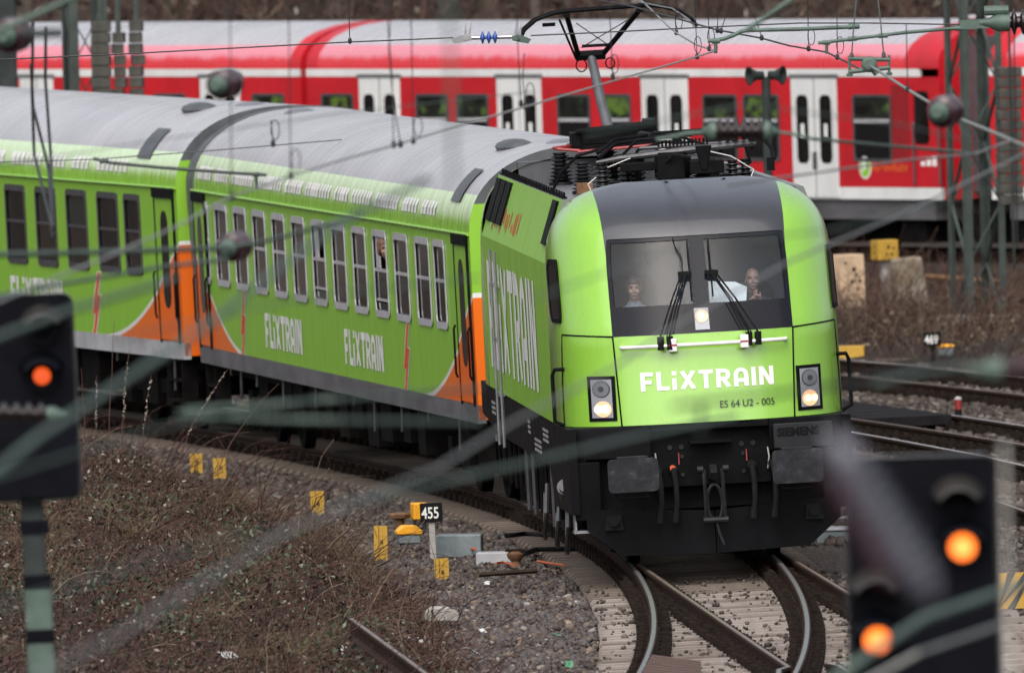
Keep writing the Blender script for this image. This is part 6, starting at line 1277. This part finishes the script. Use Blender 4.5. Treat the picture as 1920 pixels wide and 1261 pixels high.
b = G(828, 1157, -.2); t = tag(MB().prism([(-.18, -.05), (-.17, .06), (-.11, .11), (.06, .11), (.10, .075), (.17, .06), (.18, -.05)], lambda u, v, w: Vector((u, w, v)), .22).build('kerb_stone', 'concrete', None, bev=.02), 'pale concrete kerb stone lying on the ballast at lower centre left', 'stone'); t.location = b
# litter
for k, (px, py, m_, s_) in enumerate([(757, 1196, 'litter_white', .04), (778, 1210, 'litter_white', .06), (885, 1232, 'litter_white', .06), (902, 1192, 'litter_white', .03), (1043, 1201, 'litter_green', .045), (1065, 1255, 'litter_green', .04), (1345, 1201, 'litter_blue', .05), (1371, 1210, 'litter_white', .045), (640, 1226, 'litter_white', .05), (912, 1102, 'litter_white', .03), (1085, 1140, 'litter_white', .025), (420, 1240, 'litter_white', .07), (735, 1247, 'litter_white', .05)]):
    b = at(px, py); b.z += .05
    mb = MB(); r = [random.uniform(.5, 1) for _ in range(8)]; mb.grid([[Vector(((i - 1) * s_ * random.uniform(.5, 1), (j - 1) * s_, random.uniform(0, .6) * s_)) for i in range(4)] for j in range(3)]); o = mb.build('litter_scrap', m_, None); o.location = b
    o.rotation_euler = (random.uniform(.3, .9), 0, random.uniform(0, 3)); so = o.modifiers.new('shell', 'SOLIDIFY'); so.thickness = .003
    c_ = {'litter_white': 'white', 'litter_green': 'green', 'litter_blue': 'blue'}[m_]
    tag(o, ['white scrap left of the old rusty rail end', 'bigger white scrap just right of the first one by the old rail', 'white scrap on the ballast at the bottom, right of the old rail', 'tiny white scrap on the ballast below the kerb stone', 'green scrap on the ballast left of the curved rail', 'green scrap at the bottom edge left of the curved rail', 'blue crumpled wrapper between the rails at the bottom', 'white scrap right of the blue wrapper between the rails', 'white scrap at the foot of the brambles left of the old rail', 'small white scrap beside the dark plank', 'small white scrap near the left sleeper ends', 'white rag in the brambles near the bottom edge', 'white scrap right at the bottom beside the old rail'][k], 'litter', 'bits of litter on the ground')
# right-hand side, below the red train
def crate(name, label, cat, px0, px1, py0, py1, D, body, rot, pieces=0, post=False, blots=None):
    sc_ = FPX / D; c_ = W((px0 + px1) / 2, py1, D); w, h = (px1 - px0) / sc_, (py1 - py0) / sc_; cr = math.cos(rot) + math.sin(abs(rot)); a = w / cr; zb = gz(c_.x, c_.y)
    t = thing(name, label, cat, Vector((c_.x, c_.y, zb)), (0, -ROLL, rot)); z0 = c_.z - zb
    MB().box(-a / 2, a / 2, -a / 2, a / 2, z0, z0 + h).build('case', body, t, bev=.008)
    if z0 > .05: MB().box(-.06, .06, -.06, .06, -.2, z0).build('stand', 'concrete', t)
    mb = MB()
    for (u, v, r) in blots or []: mb.lathe((u * a / 2, -a / 2 - .002, z0 + v * h), (0, -1, 0), [(0, r), (.002, r)], 9)
    for (u, v, r) in [(q[0] * .6, 1 - q[1], q[2] * .7) for q in (blots or [])]: mb.lathe((-a / 2 - .002, u * a / 2, z0 + v * h), (-1, 0, 0), [(0, r), (.002, r)], 9)
    if blots: mb.build('spray_mark', 'sign_black', t)['kind'] = 'stuff'
    return t
crate('plywood_crate', 'tall pale plywood crate with dark blots, right of the loco', 'crate', 1556, 1624, 477, 577, 335, 'plywood', R(28), blots=[(.1, .72, .035), (.25, .62, .03), (.55, .5, .028), (-.1, .5, .03), (.35, .36, .025), (.3, .25, .02), (-.6, .85, .02)])
crate('yellow_box', 'yellow box with sprayed dots under the red train', 'box', 1635, 1687, 450, 487, 339, 'yellow_paint', R(22), blots=[(.0, .65, .025), (.5, .6, .02), (.3, .3, .02), (-.2, .3, .02)])
c_ = W(1705, 600, 336); b = Vector((c_.x, c_.y, gz(c_.x, c_.y))); t = tag(MB().grid([]) if False else MB().add([(-.27, -.2, -.2), (.27, -.2, -.2), (.27, .25, -.2), (-.27, .25, -.2), (-.19, -.16, .73), (.19, -.16, .75), (.19, .2, .75), (-.19, .2, .73)], [(0, 3, 2, 1), (4, 5, 6, 7), (0, 1, 5, 4), (1, 2, 6, 5), (2, 3, 7, 6), (3, 0, 4, 7)]).build('concrete_block', 'concrete_moss', None, bev=.03), 'tapered mossy concrete block in the dry scrub, right of the plywood crate', 'block'); t.location = b; t.rotation_euler = (0, R(-2), R(20))
c_ = W(1592, 671, 322); t = tag(MB().box(-.21, .21, -.15, .15, -.05, .17).build('yellow_trough', 'yellow_paint', None, bev=.01), 'dull yellow trough box at the foot of the scrub beside the loco', 'box'); t.location = c_
c_ = W(1690, 680, 320); t = tag(MB().box(-.38, .38, -.2, .2, -.12, .06).build('concrete_slab', 'sleeper_dark', None, bev=.01), 'dark low concrete slab left of sign 469', 'slab'); t.location = c_
c_ = W(1775, 682, 319); t = thing('track_box', 'grey box with orange lid on legs, right of sign 469', 'box', c_); MB().box(-.10, .10, -.1, .1, .12, .22).build('case', 'cabinet_blue', t); MB().box(-.115, .115, -.12, .12, .221, .27).build('lid', 'yellow_lid', t, bev=.015)
for sx in (-1, 1): MB().box(sx * .07 - .015, sx * .07 + .015, -.02, .02, -.1, .12).build('leg', 'dark_frame', t)
c_ = W(1797, 776, 290); t = thing('marker_bollard', 'short red and white rounded bollard between the right-hand tracks', 'bollard', c_); MB().lathe((0, 0, -.1), (0, 0, 1), [(0, .045), (.16, .045)], 12).build('foot', 'sign_black', t, True); MB().lathe((0, 0, .061), (0, 0, 1), [(0, .045), (.12, .045)], 12).build('shaft', 'red_bar', t, True); MB().lathe((0, 0, .182), (0, 0, 1), [(0, .046), (.02, .044), (.035, .03), (.04, .01)], 12).build('cap', 'post_pale', t, True)
a, b_ = W(1735, 518, 337), W(1880, 528, 337); ob = MB().tube([Vector((0, 0, 0)), b_ - a], .04, 8).build('rusty_pipe', 'rust_brown', None, True); ob.location = a; tag(ob, 'rusty horizontal pipe rail behind the mossy block', 'pipe')
for px in (1745, 1862): q = W(px, 522, 337.1); t = tag(MB().box(-.03, .03, -.03, .03, gz(q.x, q.y) - q.z - .1, -.03).build('pipe_support', 'mast_dark', None), 'thin %s support under the rusty pipe rail' % ('left' if px < 1800 else 'right'), 'post'); t.location = q
c_ = W(1558, 1022, 247); c_ = at(1565, 1022, -.22); t = thing('cable_trough', 'light grey cable trough box at the right front corner of the loco', 'trough', c_, (0, 0, .15)); MB().box(-.25, .3, -.3, .3, -.05, .17).build('case', 'cabinet_blue', t, bev=.01); MB().box(-.27, .32, -.32, .32, .171, .20).build('lid', 'sill_pale', t, bev=.008)
a = at(1508, 1018, -.18); ob = MB().tube([Vector((0, 0, .03)), Vector((.14, 2.2, .05))], .045, 8).build('plastic_pipe', 'sill_pale', None, True); ob.location = a; tag(ob, 'short pale plastic pipe beside the cable trough', 'pipe')
# hazard board at the lower right edge
c_ = W(1905, 1140, 232); t = thing('hazard_board', 'yellow and black striped board at the lower right edge', 'board', c_, (0, -ROLL, 0)); w, h = .36, .36
MB().box(-w / 2, w / 2, 0, .02, 0, h).build('board', 'yellow_paint', t); mb = MB()
for k in range(-3, 4):
    x = k * .17; q = [(x, 0), (x + .08, 0), (x + .08 + h, h), (x + h, h)]; q = [(max(-w / 2, min(w / 2, u - w / 4)), v) for u, v in q]
    mb.add([(u, -.004, v) for u, v in q], [(0, 1, 2, 3)])
mb.build('stripe', 'hazard_black', t); MB().box(-.03, .03, .022, .06, -.6, h).build('post', 'mast_dark', t)
# ------------------------------------------------------------------ PEOPLE
def remesh(o, v, sub=True):
    m_ = o.modifiers.new('fuse', 'REMESH'); m_.mode = 'VOXEL'; m_.voxel_size = v; m_.use_smooth_shade = True
    s_ = o.modifiers.new('soft', 'SMOOTH'); s_.factor = .5; s_.iterations = 2; return o
def hand(mb, wrist, dirv, side, curl=.6, s=1.0):
    """palm, four unequal bent fingers and a thumb leaving the side of the palm"""
    d = Vector(dirv).normalized(); u = Vector(side).normalized(); u = (u - d * u.dot(d)).normalized(); n_ = d.cross(u); w = Vector(wrist)
    for k in range(4):
        mb.tube([w, w + d * .05 * s + u * (.027 - .018 * k) * s, w + d * .085 * s + u * (.030 - .020 * k) * s], [.018 * s, .014 * s, .011 * s], 8)
        L = (.070, .078, .072, .056)[k] * s; p = w + d * .085 * s + u * (.030 - .020 * k) * s; dd = d.copy(); pts = [p]
        for q in range(3): dd = (dd * math.cos(curl) + n_ * math.sin(curl)).normalized(); p = p + dd * L * (.45, .32, .23)[q]; pts.append(p)
        mb.tube(pts, [.0095 * s, .009 * s, .0085 * s, .0075 * s], 8)
    p = w + d * .02 * s + u * .02 * s; mb.tube([p, p + (d * .6 + u * .8) * .04 * s, p + (d * .9 + u * .75 + n_ * .3) * .06 * s, p + (d * 1.0 + u * .5 + n_ * .5) * .085 * s], [.014 * s, .012 * s, .010 * s, .008 * s], 8)
def person(label, M_, head, pose, hair, top, seated=True, yaw=0.0, tilt=0.0, beard=False, boff=(0, 0, 0)):
    """head: centre in the vehicle's frame, facing -y; body hangs from it. One continuous skin mesh; clothes, hair, eyes are its children"""
    t = thing('person', label, 'person'); t.matrix_world = M_ @ Matrix.Translation(head) @ Matrix.Rotation(yaw, 4, 'Z')
    mb = MB(); H = Matrix.Rotation(tilt, 4, 'Y'); BO = Vector(boff); pose = [(Vector(a_) + BO, Vector(b_) + BO, Vector(c_) + BO, d_, e_) for a_, b_, c_, d_, e_ in pose]
    def hb(c_, *r): mb.ball(H @ Vector(c_), *r)
    hb((0, .012, .025), .076, .092, .092); hb((0, -.018, -.045), .058, .068, .068); hb((0, -.045, -.092), .032, .032, .026); hb((0, -.088, -.02), .014, .022, .022); hb((0, -.098, -.032), .016, .016, .012)
    for sx in (-1, 1): hb((sx * .072, .018, -.01), .010, .018, .028); hb((sx * .035, -.062, -.03), .026, .022, .022); hb((sx * .032, -.070, .028), .026, .016, .010)
    hb((0, -.083, -.062), .024, .012, .008)
    mb.tube([(0, .02, -.06), Vector((0, .035, -.15)) + BO * .6, Vector((0, .04, -.22)) + BO], [.052, .055, .075], 12)
    def torso(mb_, e):
        rows = []
        for z, rx, ry in ((-.17, .07, .06), (-.20, .13, .08), (-.235, .185, .10), (-.30, .195, .115), (-.42, .175, .12), (-.55, .155, .11), (-.66, .165, .115), (-.74, .175, .12)):
            rows.append([BO + Vector(((rx + e) * math.cos(a), .05 + (ry + e) * math.sin(a), z)) for a in [2 * math.pi * k / 20 for k in range(21)]])
        mb_.grid(rows); mb_.add([rows[0][k] for k in range(20)], [tuple(range(20))]); mb_.add([rows[-1][k] for k in range(20)], [tuple(range(20))[::-1]])
    torso(mb, 0); cl = MB(); torso(cl, .014); cl.tube([Vector((0, .035, -.13)) + BO * .6, Vector((0, .04, -.17)) + BO * .8, Vector((0, .045, -.24)) + BO], [.066, .085, .13], 12)
    for (sh, el, wr, hd, sd_) in pose:
        mb.tube([sh, el, wr], [.048, .040, .028], 10); cl.tube([sh, el, Vector(el).lerp(Vector(wr), .86)], [.066, .056, .044], 10); mb.tube([Vector(el).lerp(Vector(wr), .9), wr], [.03, .024], 8); hand(mb, wr, hd, sd_)
    if seated:
        for sx in (-1, 1): a = BO + Vector((sx * .10, .02, -.74)); mb.tube([a, a + Vector((0, -.42, .02)), a + Vector((0, -.44, -.40)), a + Vector((0, -.56, -.43))], [.085, .062, .045, .04], 10); cl.tube([a, a + Vector((0, -.42, .02)), a + Vector((0, -.44, -.36))], [.098, .075, .058], 10)
    else:
        for sx in (-1, 1): a = BO + Vector((sx * .095, .05, -.74)); mb.tube([a, a + Vector((0, 0, -.45)), a + Vector((0, .02, -.84)), a + Vector((0, -.14, -.87))], [.085, .058, .042, .035], 10); cl.tube([a, a + Vector((0, 0, -.45)), a + Vector((0, .02, -.80))], [.098, .072, .056], 10)
    body = remesh(mb.build('body', 'skin', t), .0075); remesh(cl.build('jacket', top, body), .011)
    mb = MB()
    if hair == 'bald': 
        for sx in (-1, 1): mb.ball(H @ Vector((sx * .066, .045, -.005)), .016, .045, .04)
        mb.build('hair', 'hair_brown', body, True)
    else:
        mb.ball(H @ Vector((0, .022, .050)), .089, .100, .088); mb.ball(H @ Vector((0, .055, -.02)), .092, .065, .09); [mb.ball(H @ Vector((sx * .072, .0, .0)), .022, .05, .07) for sx in (-1, 1)]; mb.build('hair', hair, body, True)
    if beard: mb = MB(); mb.ball(H @ Vector((0, -.052, -.085)), .050, .045, .045); mb.build('beard', 'hair_red', body, True)
    for sx in (-1, 1): mb = MB(); mb.ball(H @ Vector((sx * .031, -.073, .008)), .008, .006, .005, 8, 6); mb.build('eye', 'sign_black', body, True); mb = MB(); mb.tube([H @ Vector((sx * .016, -.087, .030)), H @ Vector((sx * .048, -.078, .032))], .003, 5); mb.build('eyebrow', 'hair_red', body)
    mb = MB(); mb.tube([H @ Vector((-.022, -.091, -.064)), H @ Vector((0, -.097, -.062)), H @ Vector((.022, -.091, -.064))], .004, 5); mb.build('mouth', 'lip', body)
    return t
hw_ = on(LOM, 1188, 541, y=1.72); hm_ = on(LOM, 1411, 523, y=1.72)
person('woman with pulled-back brown hair in a grey shirt seated behind the left windscreen pane', LOM, hw_, [(( -.17, .05, -.26), (-.24, -.02, -.50), (-.14, -.26, -.50), (.2, -1, 0), (1, 0, .2)), ((.17, .05, -.26), (.24, -.02, -.50), (.14, -.26, -.50), (-.2, -1, 0), (-1, 0, .2))], 'hair_brown', 'shirt_grey')
person('bald man in a dark suit behind the right windscreen pane, hands clasped under his chin', LOM, hm_, [((-.17, .05, -.26), (-.22, -.20, -.40), (-.055, -.27, -.23), (.45, -.25, .55), (-.2, -1, .3)), ((.17, .05, -.26), (.22, -.20, -.40), (.055, -.27, -.23), (-.45, -.25, .55), (.2, -1, .3))], 'bald', 'suit_dark', beard=False)
wy = 3.6 + 1.93 * 2; hp = on(C1M, 722, 466, x=-1.40)
person('bearded passenger in black leaning out of an opened window of the first coach', C1M, hp + Vector((.0, 0, 0)), [((-.12, .05, -.26), (-.13, .12, -.5), (-.06, -.1, -.62), (.3, -1, 0), (1, 0, 0)), ((.17, .05, -.26), (.24, .02, -.5), (.18, -.12, -.6), (0, -1, 0), (-1, 0, 0))], 'hair_red', 'suit_dark', seated=False, tilt=R(-8), beard=True, boff=(.27, .05, 0))
